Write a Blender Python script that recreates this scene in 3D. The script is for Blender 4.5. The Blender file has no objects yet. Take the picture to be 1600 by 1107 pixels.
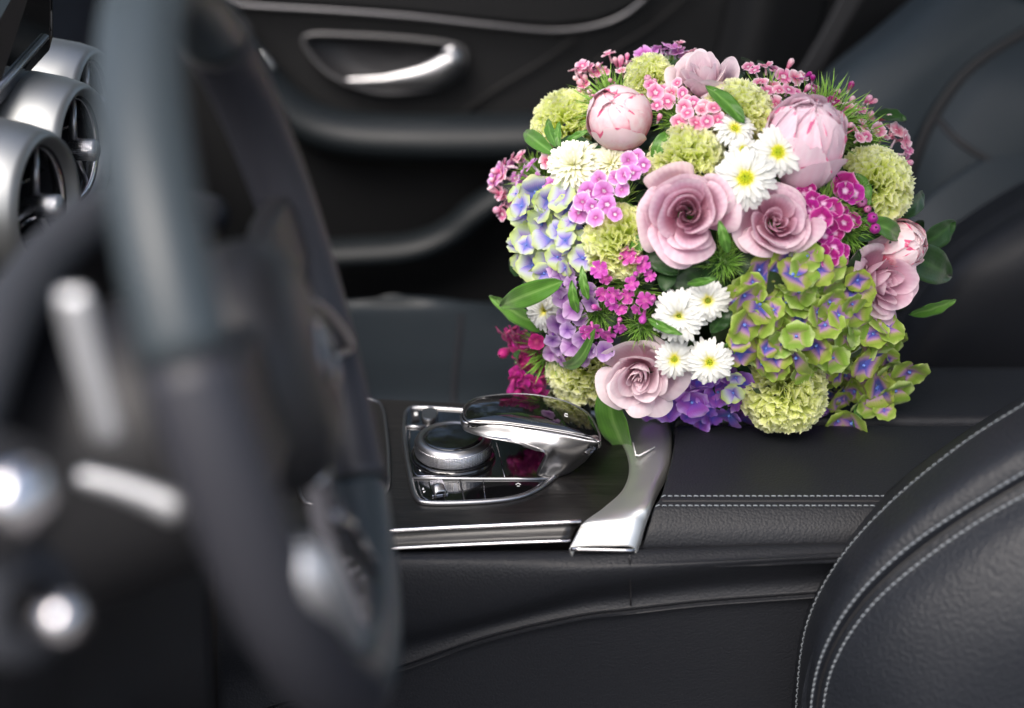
import bpy, bmesh, math, random
from mathutils import Vector, Matrix
R = math.radians
PI = math.pi
random.seed(7)
scene = bpy.context.scene
COL = scene.collection

# ------------------------------------------------------------------ camera, sky, sun
CAM = Vector((0.043, -0.927, 0.493)); PITCH = R(24.47); FPX = 2222.0
cd = bpy.data.cameras.new('camera'); cam = bpy.data.objects.new('camera', cd); COL.objects.link(cam)
cam.location = CAM; cam.rotation_euler = (PI / 2 - PITCH, 0, 0)
cd.lens = 50; cd.sensor_width = 36; cd.clip_start = 0.02; cd.clip_end = 500
cd.dof.use_dof = True; cd.dof.focus_distance = 0.985; cd.dof.aperture_fstop = 2.6
scene.camera = cam
w = bpy.data.worlds.new('World'); scene.world = w; w.use_nodes = True
nt = w.node_tree; bg = nt.nodes['Background']
sky = nt.nodes.new('ShaderNodeTexSky'); sky.sky_type = 'NISHITA'; sky.sun_disc = False
SUN_EL, SUN_AZ = 52, 205          # azimuth measured from +Y clockwise
sky.sun_elevation = R(SUN_EL); sky.sun_rotation = R(SUN_AZ); sky.dust_density = 5.0; sky.air_density = 1.0; sky.ozone_density = 1.0
nt.links.new(sky.outputs[0], bg.inputs[0]); bg.inputs[1].default_value = 0.15
sl = bpy.data.lights.new('sun', 'SUN'); sun = bpy.data.objects.new('sun', sl); COL.objects.link(sun)
sl.energy = 1.5; sl.angle = R(40); sl.color = (1, .98, .96)
sd = Vector((math.sin(R(SUN_AZ)) * math.cos(R(SUN_EL)), math.cos(R(SUN_AZ)) * math.cos(R(SUN_EL)), math.sin(R(SUN_EL))))
sun.rotation_euler = sd.to_track_quat('Z', 'Y').to_euler()
scene.view_settings.view_transform = 'Standard'; scene.view_settings.look = 'None'
scene.view_settings.exposure = 1.0; scene.view_settings.gamma = 1

# ------------------------------------------------------------------ helpers
FW = Vector((0, math.cos(PITCH), -math.sin(PITCH))); UP = Vector((0, math.sin(PITCH), math.cos(PITCH))); RT = Vector((1, 0, 0))
def ray(px, py):
    return FW + RT * ((px - 800) / FPX) - UP * ((py - 553.5) / FPX)
def PY(px, py, y):                 # point at depth plane y
    d = ray(px, py); return CAM + d * ((y - CAM.y) / d.y)
def PZ(px, py, z):                 # point on a height plane z
    d = ray(px, py); return CAM + d * ((z - CAM.z) / d.z)

def lin(c):                        # sRGB 0..255 -> linear
    return tuple(((x / 255) / 12.92 if x / 255 <= .04045 else ((x / 255 + .055) / 1.055) ** 2.4) for x in c) + (1,)

def mat(name, col, rough=.5, metal=0, coat=0, spec=.5, bump=None):
    m = bpy.data.materials.new(name); m.use_nodes = True; n = m.node_tree; b = n.nodes['Principled BSDF']
    b.inputs['Base Color'].default_value = col if len(col) == 4 else (*col, 1)
    b.inputs['Roughness'].default_value = rough; b.inputs['Metallic'].default_value = metal
    b.inputs['Coat Weight'].default_value = coat; b.inputs['Coat Roughness'].default_value = .05
    b.inputs['Specular IOR Level'].default_value = spec
    return m
def N(m, t, **k):
    n = m.node_tree.nodes.new(t)
    for a, v in k.items(): setattr(n, a, v)
    return n
def L(m, a, b): m.node_tree.links.new(a, b)

def leather(name, col, rough=.42, scale=620, strength=.35, spec=.3):
    m = mat(name, col, rough, spec=spec); b = m.node_tree.nodes['Principled BSDF']
    tc = N(m, 'ShaderNodeTexCoord'); v = N(m, 'ShaderNodeTexVoronoi', feature='F1'); v.inputs['Scale'].default_value = scale
    nz = N(m, 'ShaderNodeTexNoise'); nz.inputs['Scale'].default_value = scale * .45; nz.inputs['Detail'].default_value = 3
    mx = N(m, 'ShaderNodeMix', data_type='VECTOR'); mx.inputs[0].default_value = .0006
    L(m, tc.outputs['Object'], nz.inputs['Vector'])
    ad = N(m, 'ShaderNodeVectorMath', operation='MULTIPLY_ADD'); ad.inputs[1].default_value = (.0007,) * 3
    L(m, nz.outputs['Color'], ad.inputs[0]); L(m, tc.outputs['Object'], ad.inputs[2]); L(m, ad.outputs[0], v.inputs['Vector'])
    bp = N(m, 'ShaderNodeBump'); bp.inputs['Strength'].default_value = strength; bp.inputs['Distance'].default_value = .0007; bp.invert = True
    L(m, v.outputs['Distance'], bp.inputs['Height']); 
    n2 = N(m, 'ShaderNodeTexNoise'); n2.inputs['Scale'].default_value = 9; n2.inputs['Detail'].default_value = 1; L(m, tc.outputs['Object'], n2.inputs['Vector'])
    b2 = N(m, 'ShaderNodeBump'); b2.inputs['Strength'].default_value = .10; b2.inputs['Distance'].default_value = .004
    L(m, n2.outputs['Fac'], b2.inputs['Height']); L(m, bp.outputs[0], b2.inputs['Normal']); L(m, b2.outputs[0], b.inputs['Normal'])
    mr = N(m, 'ShaderNodeMapRange'); mr.inputs['To Min'].default_value = rough - .07; mr.inputs['To Max'].default_value = rough + .1
    L(m, n2.outputs['Fac'], mr.inputs['Value']); L(m, mr.outputs[0], b.inputs['Roughness'])
    return m

M = {}
M['leather'] = leather('black_leather', (.011, .0122, .0155), .48, 600, .32)
M['leather_fine'] = leather('fine_leather', (.011, .012, .014), .46, 800, .22)
M['leather_seat'] = leather('seat_leather', (.012, .0142, .019), .46, 400, .6)
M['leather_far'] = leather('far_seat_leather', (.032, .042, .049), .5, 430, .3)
M['door_soft'] = leather('door_soft_skin', (.006, .0085, .0105), .5, 500, .15, .3)
M['door_soft2'] = leather('bolster_leather', (.016, .022, .027), .5, 430, .3, .35)
M['cushion'] = leather('cushion_leather', (.0095, .0135, .0165), .5, 430, .3, .35)
M['wheel_leather'] = leather('wheel_leather', (.026, .027, .034), .42, 900, .2)
M['wheel_smooth'] = leather('wheel_smooth_leather', (.035, .045, .052), .36, 900, .1)
M['plastic'] = mat('black_plastic', (.012, .012, .014), .5)
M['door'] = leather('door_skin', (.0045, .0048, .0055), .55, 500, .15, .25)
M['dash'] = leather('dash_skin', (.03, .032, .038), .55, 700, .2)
M['gloss'] = mat('gloss_black', (.004, .004, .005), .04, coat=1)
M['glassblack'] = mat('black_glass', (.003, .003, .003), .015, coat=1, spec=.9)
M['satin'] = mat('satin_silver', (.38, .38, .39), .34, 1)
M['trim_grey'] = mat('grey_trim', (.07, .07, .073), .45, .5)
M['silver'] = mat('bright_silver', (.80, .78, .80), .2, 1)
M['vent_silver'] = mat('vent_silver', (.29, .30, .30), .48, 1)
M['soft_silver'] = mat('soft_silver', (.55, .56, .58), .55, 1)
M['vent_silver_dim'] = mat('dim_silver', (.09, .09, .095), .4, 1)
M['dark_chrome'] = mat('dark_chrome', (.28, .28, .31), .12, 1)
M['mark'] = mat('white_print', (.75, .75, .75), .5)
M['thread'] = mat('grey_thread', (.21, .235, .26), .7)
M['thread2'] = mat('dim_thread', (.17, .18, .2), .7)
M['floor'] = mat('floor_carpet', (.006, .006, .007), .95)
# open pored black wood
m = mat('black_ash_wood', (.02, .019, .019), .30); b = m.node_tree.nodes['Principled BSDF']
tc = N(m, 'ShaderNodeTexCoord'); mp = N(m, 'ShaderNodeMapping'); mp.inputs['Scale'].default_value = (9, 130, 40)
nz = N(m, 'ShaderNodeTexNoise'); nz.inputs['Scale'].default_value = 3; nz.inputs['Detail'].default_value = 6; nz.inputs['Distortion'].default_value = 1.2
cr = N(m, 'ShaderNodeValToRGB'); cr.color_ramp.elements[0].position = .35; cr.color_ramp.elements[1].position = .7
cr.color_ramp.elements[0].color = (.006, .0057, .0057, 1); cr.color_ramp.elements[1].color = (.017, .0155, .015, 1)
L(m, tc.outputs['Object'], mp.inputs[0]); L(m, mp.outputs[0], nz.inputs['Vector']); L(m, nz.outputs['Fac'], cr.inputs[0]); L(m, cr.outputs[0], b.inputs['Base Color'])
bp = N(m, 'ShaderNodeBump'); bp.inputs['Strength'].default_value = .25; bp.inputs['Distance'].default_value = .0005; L(m, nz.outputs['Fac'], bp.inputs['Height']); L(m, bp.outputs[0], b.inputs['Normal'])
M['wood'] = m
for mk_, den in (('gloss', 260), ('glassblack', 200)):
    m = M[mk_]; b = m.node_tree.nodes['Principled BSDF']; tc = N(m, 'ShaderNodeTexCoord'); v = N(m, 'ShaderNodeTexVoronoi'); v.inputs['Scale'].default_value = den
    lt = N(m, 'ShaderNodeMath', operation='LESS_THAN'); lt.inputs[1].default_value = .055; mx = N(m, 'ShaderNodeMix', data_type='RGBA'); mx.inputs[6].default_value = (.004, .004, .0045, 1); mx.inputs[7].default_value = (.22, .22, .21, 1)
    L(m, tc.outputs['Object'], v.inputs['Vector']); L(m, v.outputs['Distance'], lt.inputs[0]); L(m, lt.outputs[0], mx.inputs[0]); L(m, mx.outputs[2], b.inputs['Base Color'])
    sm_ = N(m, 'ShaderNodeTexNoise'); sm_.inputs['Scale'].default_value = 60; sm_.inputs['Detail'].default_value = 5; mr = N(m, 'ShaderNodeMapRange'); mr.inputs['From Min'].default_value = .45; mr.inputs['From Max'].default_value = .75; mr.inputs['To Min'].default_value = .02; mr.inputs['To Max'].default_value = .16
    L(m, tc.outputs['Object'], sm_.inputs['Vector']); L(m, sm_.outputs['Fac'], mr.inputs['Value']); L(m, mr.outputs[0], b.inputs['Roughness'])
M['arch_silver'] = mat('arch_silver', (.78, .79, .77), .5, 1)
# knurled metal
m = mat('knurled_silver', (.66, .66, .68), .25, 1); b = m.node_tree.nodes['Principled BSDF']
tc = N(m, 'ShaderNodeTexCoord'); ck = N(m, 'ShaderNodeTexVoronoi'); ck.inputs['Scale'].default_value = 900; ck.inputs['Randomness'].default_value = 0
bp = N(m, 'ShaderNodeBump'); bp.inputs['Strength'].default_value = .8; bp.inputs['Distance'].default_value = .0006
L(m, tc.outputs['Object'], ck.inputs['Vector']); L(m, ck.outputs['Distance'], bp.inputs['Height']); L(m, bp.outputs[0], b.inputs['Normal'])
M['knurl'] = m

def petal_mat(name, stops, rough=.55, trans=.35, noise=(30, .12), vein=0.0, rnd=.06, attr='pv', hue=0.0):
    """colour along the petal (attribute pv 0..1), mixed by organic noise; thin, lets light through"""
    m = bpy.data.materials.new(name); m.use_nodes = True; b = m.node_tree.nodes['Principled BSDF']
    at = N(m, 'ShaderNodeAttribute', attribute_name=attr); tc = N(m, 'ShaderNodeTexCoord')
    nz = N(m, 'ShaderNodeTexNoise'); nz.inputs['Scale'].default_value = noise[0]; nz.inputs['Detail'].default_value = 3
    oi = N(m, 'ShaderNodeObjectInfo')
    L(m, tc.outputs['Object'], nz.inputs['Vector'])
    a1 = N(m, 'ShaderNodeMath', operation='MULTIPLY_ADD'); a1.inputs[1].default_value = noise[1] * 2; L(m, nz.outputs['Fac'], a1.inputs[0])
    s0 = N(m, 'ShaderNodeMath', operation='SUBTRACT'); s0.inputs[1].default_value = noise[1]; L(m, at.outputs['Fac'], s0.inputs[0]); L(m, s0.outputs[0], a1.inputs[2])
    src = a1.outputs[0]
    if vein:
        au = N(m, 'ShaderNodeAttribute', attribute_name='pu'); sn = N(m, 'ShaderNodeMath', operation='SINE')
        mu = N(m, 'ShaderNodeMath', operation='MULTIPLY'); mu.inputs[1].default_value = 34; L(m, au.outputs['Fac'], mu.inputs[0]); L(m, mu.outputs[0], sn.inputs[0])
        ma = N(m, 'ShaderNodeMath', operation='MULTIPLY_ADD'); ma.inputs[1].default_value = vein; L(m, sn.outputs[0], ma.inputs[0]); L(m, src, ma.inputs[2]); src = ma.outputs[0]
    if rnd:
        mr = N(m, 'ShaderNodeMath', operation='MULTIPLY_ADD'); mr.inputs[1].default_value = rnd * 2
        sb = N(m, 'ShaderNodeMath', operation='SUBTRACT'); sb.inputs[1].default_value = rnd; L(m, src, sb.inputs[0])
        L(m, oi.outputs['Random'], mr.inputs[0]); L(m, sb.outputs[0], mr.inputs[2]); src = mr.outputs[0]
    cr = N(m, 'ShaderNodeValToRGB'); el = cr.color_ramp.elements
    while len(el) < len(stops): el.new(.5)
    for e, (p, c) in zip(el, stops): e.position = p; e.color = lin(c)
    L(m, src, cr.inputs[0])
    out = cr.outputs[0]
    if hue:
        hs = N(m, 'ShaderNodeHueSaturation'); h = N(m, 'ShaderNodeMapRange'); h.inputs['To Min'].default_value = .5 - hue; h.inputs['To Max'].default_value = .5 + hue
        L(m, oi.outputs['Random'], h.inputs['Value']); L(m, h.outputs[0], hs.inputs['Hue']); L(m, out, hs.inputs['Color']); out = hs.outputs[0]
    L(m, out, b.inputs['Base Color']); b.inputs['Roughness'].default_value = rough; b.inputs['Specular IOR Level'].default_value = .3
    b.inputs['Sheen Weight'].default_value = .15
    tr = N(m, 'ShaderNodeBsdfTranslucent'); L(m, out, tr.inputs['Color']); ms = N(m, 'ShaderNodeMixShader'); ms.inputs[0].default_value = trans
    o = m.node_tree.nodes['Material Output']; L(m, b.outputs[0], ms.inputs[1]); L(m, tr.outputs[0], ms.inputs[2]); L(m, ms.outputs[0], o.inputs['Surface'])
    bp = N(m, 'ShaderNodeBump'); bp.inputs['Strength'].default_value = .25; bp.inputs['Distance'].default_value = .0006
    n3 = N(m, 'ShaderNodeTexNoise'); n3.inputs['Scale'].default_value = noise[0] * 8; L(m, tc.outputs['Object'], n3.inputs['Vector']); L(m, n3.outputs['Fac'], bp.inputs['Height']); L(m, bp.outputs[0], b.inputs['Normal'])
    return m

M['rose'] = petal_mat('mauve_rose_petal', [(0, (206, 128, 160)), (.4, (218, 162, 186)), (.8, (226, 190, 207)), (1, (242, 220, 229))], noise=(3, .2), vein=.03, trans=.45)
M['rose_pale'] = petal_mat('pale_rose_petal', [(0, (212, 150, 172)), (.5, (226, 196, 209)), (1, (243, 228, 233))], noise=(3, .2), vein=.03, trans=.45)
M['rose_peach'] = petal_mat('dusty_rose_petal', [(0, (190, 140, 140)), (1, (214, 170, 168))], noise=(3, .1))
M['peony'] = petal_mat('blush_peony_petal', [(0, (214, 110, 140)), (.3, (226, 160, 186)), (.6, (234, 198, 213)), (.9, (241, 220, 230)), (.98, (244, 226, 234)), (1, (232, 120, 165))], noise=(3, .2), vein=.03, trans=.25)
M['peony_bud'] = petal_mat('pink_bud_petal', [(0, (205, 70, 100)), (.42, (214, 90, 120)), (.56, (234, 178, 190)), (.75, (240, 218, 222)), (.93, (240, 222, 226)), (1, (222, 90, 135))], noise=(3.2, .26), trans=.2)
M['carnation'] = petal_mat('lime_carnation_petal', [(0, (206, 224, 78)), (.5, (232, 241, 138)), (.85, (244, 248, 180)), (1, (252, 254, 222))], noise=(6, .12), trans=.55)
M['mum'] = petal_mat('white_mum_petal', [(0, (232, 226, 90)), (.22, (234, 232, 170)), (.42, (228, 229, 222)), (1, (232, 234, 232))], noise=(4, .05), trans=.3, vein=.0)
M['mum_cream'] = petal_mat('cream_mum_petal', [(0, (218, 218, 110)), (.5, (230, 230, 188)), (1, (236, 237, 222))], noise=(4, .05), trans=.3)
M['mum_centre'] = petal_mat('yellow_disc', [(0, (165, 190, 20)), (.5, (214, 214, 25)), (1, (240, 226, 40))], noise=(6, .1), trans=0)
M['lilac'] = petal_mat('lilac_floret', [(0, (235, 225, 240)), (.18, (170, 60, 140)), (.4, (205, 120, 200)), (.85, (222, 160, 222)), (1, (244, 220, 244))], noise=(2, .14), rnd=.12, hue=.015)
M['pink'] = petal_mat('pink_floret', [(0, (240, 220, 228)), (.2, (200, 70, 125)), (.42, (226, 130, 170)), (.75, (238, 185, 205)), (1, (250, 232, 238))], noise=(2, .2), rnd=.15, hue=.02)
M['magenta'] = petal_mat('magenta_floret', [(0, (240, 225, 240)), (.2, (215, 150, 200)), (.35, (150, 15, 115)), (.82, (178, 20, 140)), (1, (225, 150, 205))], noise=(2, .07), hue=.02)
M['orchid'] = petal_mat('orchid_floret', [(0, (220, 120, 190)), (.4, (190, 60, 165)), (.9, (205, 90, 185)), (1, (230, 170, 220))], noise=(2, .1), hue=.02)
M['wine'] = petal_mat('wine_floret', [(0, (190, 70, 130)), (.4, (140, 10, 95)), (1, (190, 40, 135))], noise=(2, .1), hue=.02)
M['violet_pale'] = petal_mat('pale_violet_floret', [(0, (120, 60, 150)), (.35, (170, 120, 190)), (1, (216, 190, 226))], noise=(2, .1), hue=.02)
M['hyd_green'] = petal_mat('green_hydrangea_sepal', [(0, (95, 90, 190)), (.12, (150, 110, 185)), (.28, (190, 150, 180)), (.42, (166, 172, 96)), (.65, (134, 164, 54)), (.9, (156, 182, 78)), (1, (190, 206, 128))], noise=(1.5, .14), vein=.03, rnd=.26, hue=.02)
M['hyd_pale'] = petal_mat('pale_hydrangea_sepal', [(0, (110, 110, 200)), (.2, (165, 145, 208)), (.42, (188, 190, 210)), (.65, (196, 212, 168)), (1, (196, 214, 122))], noise=(1.5, .16), vein=.02, rnd=.2, hue=.02)
M['hyd_purple'] = petal_mat('violet_hydrangea_sepal', [(0, (90, 90, 205)), (.3, (125, 80, 195)), (.6, (155, 85, 190)), (.85, (175, 130, 220)), (1, (200, 170, 232))], noise=(1.5, .2), vein=.02, rnd=.2, hue=.03)
M['bead'] = mat('blue_bead', lin((95, 125, 200)), .4)
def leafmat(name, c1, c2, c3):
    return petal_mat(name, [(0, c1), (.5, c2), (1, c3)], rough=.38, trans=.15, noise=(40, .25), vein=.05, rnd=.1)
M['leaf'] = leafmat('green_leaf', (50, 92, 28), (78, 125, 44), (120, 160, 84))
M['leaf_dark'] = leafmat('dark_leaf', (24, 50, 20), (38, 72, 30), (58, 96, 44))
M['sprig'] = leafmat('green_bract', (66, 112, 30), (104, 154, 50), (145, 185, 84))
M['stem'] = mat('green_stem', lin((84, 122, 52)), .5)

def link(name, verts, faces, m, parent=None, attrs=None, smooth=True, mats=None, fm=None):
    me = bpy.data.meshes.new(name); me.from_pydata([tuple(v) for v in verts], [], faces)
    if attrs:
        for k, vals in attrs.items():
            a = me.attributes.new(k, 'FLOAT', 'POINT'); a.data.foreach_set('value', vals)
    if smooth: me.polygons.foreach_set('use_smooth', [True] * len(me.polygons))
    for q in (mats or [m]): me.materials.append(q)
    if fm: me.polygons.foreach_set('material_index', fm)
    me.update()
    o = bpy.data.objects.new(name, me); COL.objects.link(o)
    if parent: o.parent = parent
    return o
def adopt(name, me, parent=None):
    o = bpy.data.objects.new(name, me); COL.objects.link(o); o.parent = parent; return o
def empty(name, loc, label, cat, group=None):
    o = bpy.data.objects.new(name, None); COL.objects.link(o); o.location = loc; o.empty_display_size = .05
    o['label'] = label; o['category'] = cat
    if group: o['group'] = group
    return o
def settle(parent, objs):
    """meshes were built in world coordinates: hang them under parent"""
    for o in objs:
        o.parent = parent; o.location = o.location - parent.location

def solid(o, t, off=-1):
    md = o.modifiers.new('thickness', 'SOLIDIFY'); md.thickness = t; md.offset = off; return o
def bevel(o, wd, seg=3):
    md = o.modifiers.new('bevel', 'BEVEL'); md.width = wd; md.segments = seg; md.limit_method = 'ANGLE'; md.angle_limit = R(35); return o

def cr1(p, t):
    n = len(p) - 1; t = max(0, min(n - 1e-6, t)); i = int(t); f = t - i
    a = p[i - 1] if i > 0 else 2 * p[0] - p[1]; b = p[i]; c = p[i + 1]; d = p[i + 2] if i + 2 <= n else 2 * p[n] - p[n - 1]
    return b + .5 * f * (c - a + f * (2 * a - 5 * b + 4 * c - d + f * (3 * (b - c) + d - a)))
def curve(pts, n):
    return [cr1(pts, i * (len(pts) - 1) / n) for i in range(n + 1)]
NFLIP = True
class Net:
    """smooth surface through a net of 3-D points (rows of equal length)"""
    def __init__(s, rows): s.r = rows; s.H = len(rows) - 1; s.W = len(rows[0]) - 1
    def at(s, i, j): return cr1([cr1(r, j) for r in s.r], i)
    def nrm(s, i, j):
        e = .05; return (s.at(i, min(j + e, s.W)) - s.at(i, max(0, j - e))).cross(s.at(min(i + e, s.H), j) - s.at(max(0, i - e), j)).normalized()
    def build(s, name, m, parent=None, k=8, i0=0, i1=None, th=.006, flip=False, groove=()):
        cn = s.nrm(s.H / 2, s.W / 2); flip = cn.dot(CAM - s.at(s.H / 2, s.W / 2)) < 0     # skin faces outward, thickness goes behind it
        i1 = s.H if i1 is None else i1; nu = int(max(2, round((i1 - i0) * k))); nv = s.W * k; V = []; F = []
        for a in range(nu + 1):
            ii = i0 + (i1 - i0) * a / nu
            for b in range(nv + 1): V.append(s.at(ii, b / k))
        for a in range(nu):
            for b in range(nv):
                q = a * (nv + 1) + b; f = (q, q + 1, q + nv + 2, q + nv + 1); F.append(f[::-1] if flip == NFLIP else f)
        o = link(name, V, F, m, parent)
        if th: solid(o, th, -1)
        return o
def tube(name, pts, r, m, parent=None, seg=10, closed=False, flat=1.0, nrm=None, cap=True):
    """swept tube; r number or list; flat squashes the section along nrm"""
    n = len(pts); V = []; F = []; prev = None
    for i, p in enumerate(pts):
        a = pts[(i - 1) % n] if (closed or i > 0) else p; b = pts[(i + 1) % n] if (closed or i < n - 1) else p
        t = (b - a).normalized()
        if nrm: x = (nrm - t * nrm.dot(t)).normalized()
        else:
            x = prev - t * prev.dot(t) if prev else (Vector((0, 0, 1)) if abs(t.z) < .9 else Vector((1, 0, 0))) - t * (t.z if abs(t.z) < .9 else t.x)
            x.normalize()
        prev = x; y = t.cross(x); rr = r[i] if isinstance(r, (list, tuple)) else r
        for k in range(seg):
            th = 2 * PI * k / seg; V.append(p + x * (rr * flat * math.cos(th)) + y * (rr * math.sin(th)))
    for i in range(n if closed else n - 1):
        for k in range(seg):
            j = (i + 1) % n; F.append((i * seg + k, i * seg + (k + 1) % seg, j * seg + (k + 1) % seg, j * seg + k))
    if cap and not closed: F.append(tuple(range(seg))[::-1]); F.append(tuple(range((n - 1) * seg, n * seg)))
    return link(name, V, F, m, parent)
def lathe(name, prof, m, frame, parent=None, seg=48, mats=None, fm=None):
    """prof = (r, h) list; frame = (origin, axis)"""
    o_, ax = frame; ax = ax.normalized(); x = ax.orthogonal().normalized(); y = ax.cross(x); V = []; F = []; FM = []
    for r, h in prof:
        for k in range(seg):
            a = 2 * PI * k / seg; V.append(o_ + ax * h + x * (r * math.cos(a)) + y * (r * math.sin(a)))
    for i in range(len(prof) - 1):
        for k in range(seg):
            F.append((i * seg + k, i * seg + (k + 1) % seg, (i + 1) * seg + (k + 1) % seg, (i + 1) * seg + k)); FM.append(fm[i] if fm else 0)
    return link(name, V, F, m, parent, mats=mats, fm=FM if fm else None)
def plate(name, pts, z, m, parent=None, th=.002, bev=.0006):
    """flat plate from world outline (list of Vector) at height z"""
    bm = bmesh.new(); vs = [bm.verts.new((p.x, p.y, z)) for p in pts]; f = bm.faces.new(vs)
    if f.normal.z < 0 or sum((pts[i].x * pts[(i + 1) % len(pts)].y - pts[(i + 1) % len(pts)].x * pts[i].y) for i in range(len(pts))) < 0: bmesh.ops.reverse_faces(bm, faces=[f])
    r = bmesh.ops.extrude_face_region(bm, geom=[f]); bmesh.ops.translate(bm, vec=(0, 0, -th), verts=[v for v in r['geom'] if isinstance(v, bmesh.types.BMVert)])
    bmesh.ops.recalc_face_normals(bm, faces=bm.faces)
    me = bpy.data.meshes.new(name); bm.to_mesh(me); bm.free(); me.materials.append(m)
    o = adopt(name, me, parent)
    if bev: bevel(o, bev, 2)
    return o
def closed_curve(pts, n):
    k = len(pts); out = []
    for i in range(n):
        t = i * k / n; a = int(t); f = t - a; p = [pts[(a + d) % k] for d in (-1, 0, 1, 2)]
        b, c, aa, d = p[1], p[2], p[0], p[3]
        out.append(b + .5 * f * (c - aa + f * (2 * aa - 5 * b + 4 * c - d + f * (3 * (b - c) + d - aa))))
    return out
def stitches(name, path, nrms, period, dash, r, m, parent=None):
    """a row of small thread loops lying on a seam: one mesh"""
    V = []; F = []; acc = 0; nextd = 0; segs = []
    for i in range(len(path) - 1):
        a, b = path[i], path[i + 1]; l = (b - a).length
        while nextd < acc + l:
            t = (nextd - acc) / l if l else 0
            segs.append((a.lerp(b, t), (b - a).normalized(), nrms[i])); nextd += period
        acc += l
    for p, t, n in segs:
        n = n.normalized(); s = t.cross(n).normalized(); base = len(V)
        for q, h in ((0, -.6), (.15, .7), (.5, 1.1), (.85, .7), (1, -.6)):
            c = p + t * (dash * q) + n * (r * h * .9) + s * (r * .5 * (q - .5))
            for k in range(5):
                th = 2 * PI * k / 5; V.append(c + n * (r * math.cos(th) * .8) + s * (r * math.sin(th)))
        for i in range(4):
            for k in range(5): F.append((base + i * 5 + k, base + i * 5 + (k + 1) % 5, base + i * 5 + 5 + (k + 1) % 5, base + i * 5 + 5 + k))
    o = link(name, V, F, m, parent); o['kind'] = 'stuff'; return o

exec_parts = []
# ================================================================== SETTING
def box(name, lo, hi, m, parent=None, bev=0):
    V = [(x, y, z) for x in (lo[0], hi[0]) for y in (lo[1], hi[1]) for z in (lo[2], hi[2])]
    F = [(0, 1, 3, 2), (4, 6, 7, 5), (0, 4, 5, 1), (2, 3, 7, 6), (0, 2, 6, 4), (1, 5, 7, 3)]
    o = link(name, V, F, m, parent, smooth=False)
    if bev: bevel(o, bev)
    return o
fl = box('floor', (-1.2, -.75, -.42), (1.3, .68, -.38), M['floor']); fl['kind'] = 'structure'

gr = box('ground', (-40, -40, -.95), (40, 40, -.9), mat('pale_paving', (.16, .155, .15), .9)); gr['kind'] = 'structure'
rf = box('roof', (.02, -.56, .74), (1.6, .66, .79), mat('grey_headliner', (.45, .45, .44), .95), bev=.02); rf['kind'] = 'structure'
def grow_tree(seed):
    rg = random.Random(seed); t = empty('tree', (0, 0, -.9), 'leafy green tree standing beyond the passenger side window', 'tree', 'trees outside the car')
    tr = [Vector((0, 0, 0)), Vector((.08, .03, 1.2)), Vector((-.05, .1, 2.6)), Vector((.1, 0, 4.6))]
    tube('trunk', curve(tr, 10), [.17 - .013 * i for i in range(11)], M['bark'], t, seg=8)
    for k in range(9):
        b = curve(tr, 10)[4 + k % 5]; a = k * 2.4; e = Vector((math.cos(a) * rg.uniform(.8, 1.5), math.sin(a) * rg.uniform(.8, 1.5), rg.uniform(.4, 1.2)))
        tube('limb', [b, b + e * .5 + Vector((0, 0, .1)), b + e], [.06, .04, .015], M['bark'], t, seg=6)
    V = []; F = []; cl = [(Vector((rg.gauss(0, .8), rg.gauss(0, .8), rg.uniform(1.6, 5.4))), rg.uniform(.4, .8)) for _ in range(34)]
    for i in range(7000):
        c, r = cl[rg.randrange(34)]; p = c + Vector((rg.gauss(0, 1), rg.gauss(0, 1), rg.gauss(0, .8))) * r * .55; u = Vector((rg.gauss(0, 1), rg.gauss(0, 1), rg.gauss(0, 1))).normalized() * .07; v = u.orthogonal().normalized() * .04; b = len(V)
        V += [p - u, p + v, p + u, p - v]; F.append((b, b + 1, b + 2, b + 3))
    link('crown', V, F, M['tree_leaf'], t, smooth=False); return t
M['bark'] = mat('bark', (.09, .07, .05), .9); M['tree_leaf'] = mat('tree_leaf', (.055, .09, .025), .55)
tr1 = grow_tree(1)
for k, (x, y, z_, a) in enumerate(((-1.4, 4.2, 1.0, 0), (1.9, 5.2, 1.15, 2), (-3.6, 5.6, 1.2, 4), (.4, 7.5, 1.35, 1))):
    if k == 0: q = tr1
    else:
        q = tr1.copy(); COL.objects.link(q)
        for ch in list(tr1.children): c = ch.copy(); COL.objects.link(c); c.parent = q
    q['label'] = ('leafy green tree nearest beyond the passenger side window', 'green tree standing beyond the passenger backrest', 'leafy tree far to the left beyond the dashboard', 'tallest green tree standing behind the other trees')[k]
    q.location = (x, y, -.9); q.rotation_euler = (0, 0, a); q.scale = (z_,) * 3
# ------------------------------------------------------------------ passenger door
door = empty('passenger_door', (0, .66, -.35), 'black passenger door with silver pull handle and curved trim line behind the bouquet', 'car door')
parts = []
# door skin: relief following the panel lines (net over x, rows from top to bottom)
XS = [-.9, -.6, -.45, -.3, -.1, .1, .35, .6, .9]
def drow(z, y): return [Vector((x, y + (.0 if x < .3 else .02 * (x - .3)), z + .0 * x)) for x in XS]
dn = Net([drow(.30, .69), drow(.22, .665), drow(.13, .66), drow(.04, .655), drow(-.03, .655), drow(-.12, .66), drow(-.25, .655), drow(-.42, .65)])
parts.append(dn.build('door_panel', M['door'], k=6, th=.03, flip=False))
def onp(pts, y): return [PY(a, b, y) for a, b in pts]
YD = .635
parts.append(tube('trim_strip', curve(onp([(330, 4), (400, 11), (520, 18), (640, 27), (760, 40), (860, 49), (930, 42), (975, 25), (1010, -2)], YD - .006), 60), .0036, M['vent_silver_dim'], nrm=Vector((0, 1, 0)), flat=.7))
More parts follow.
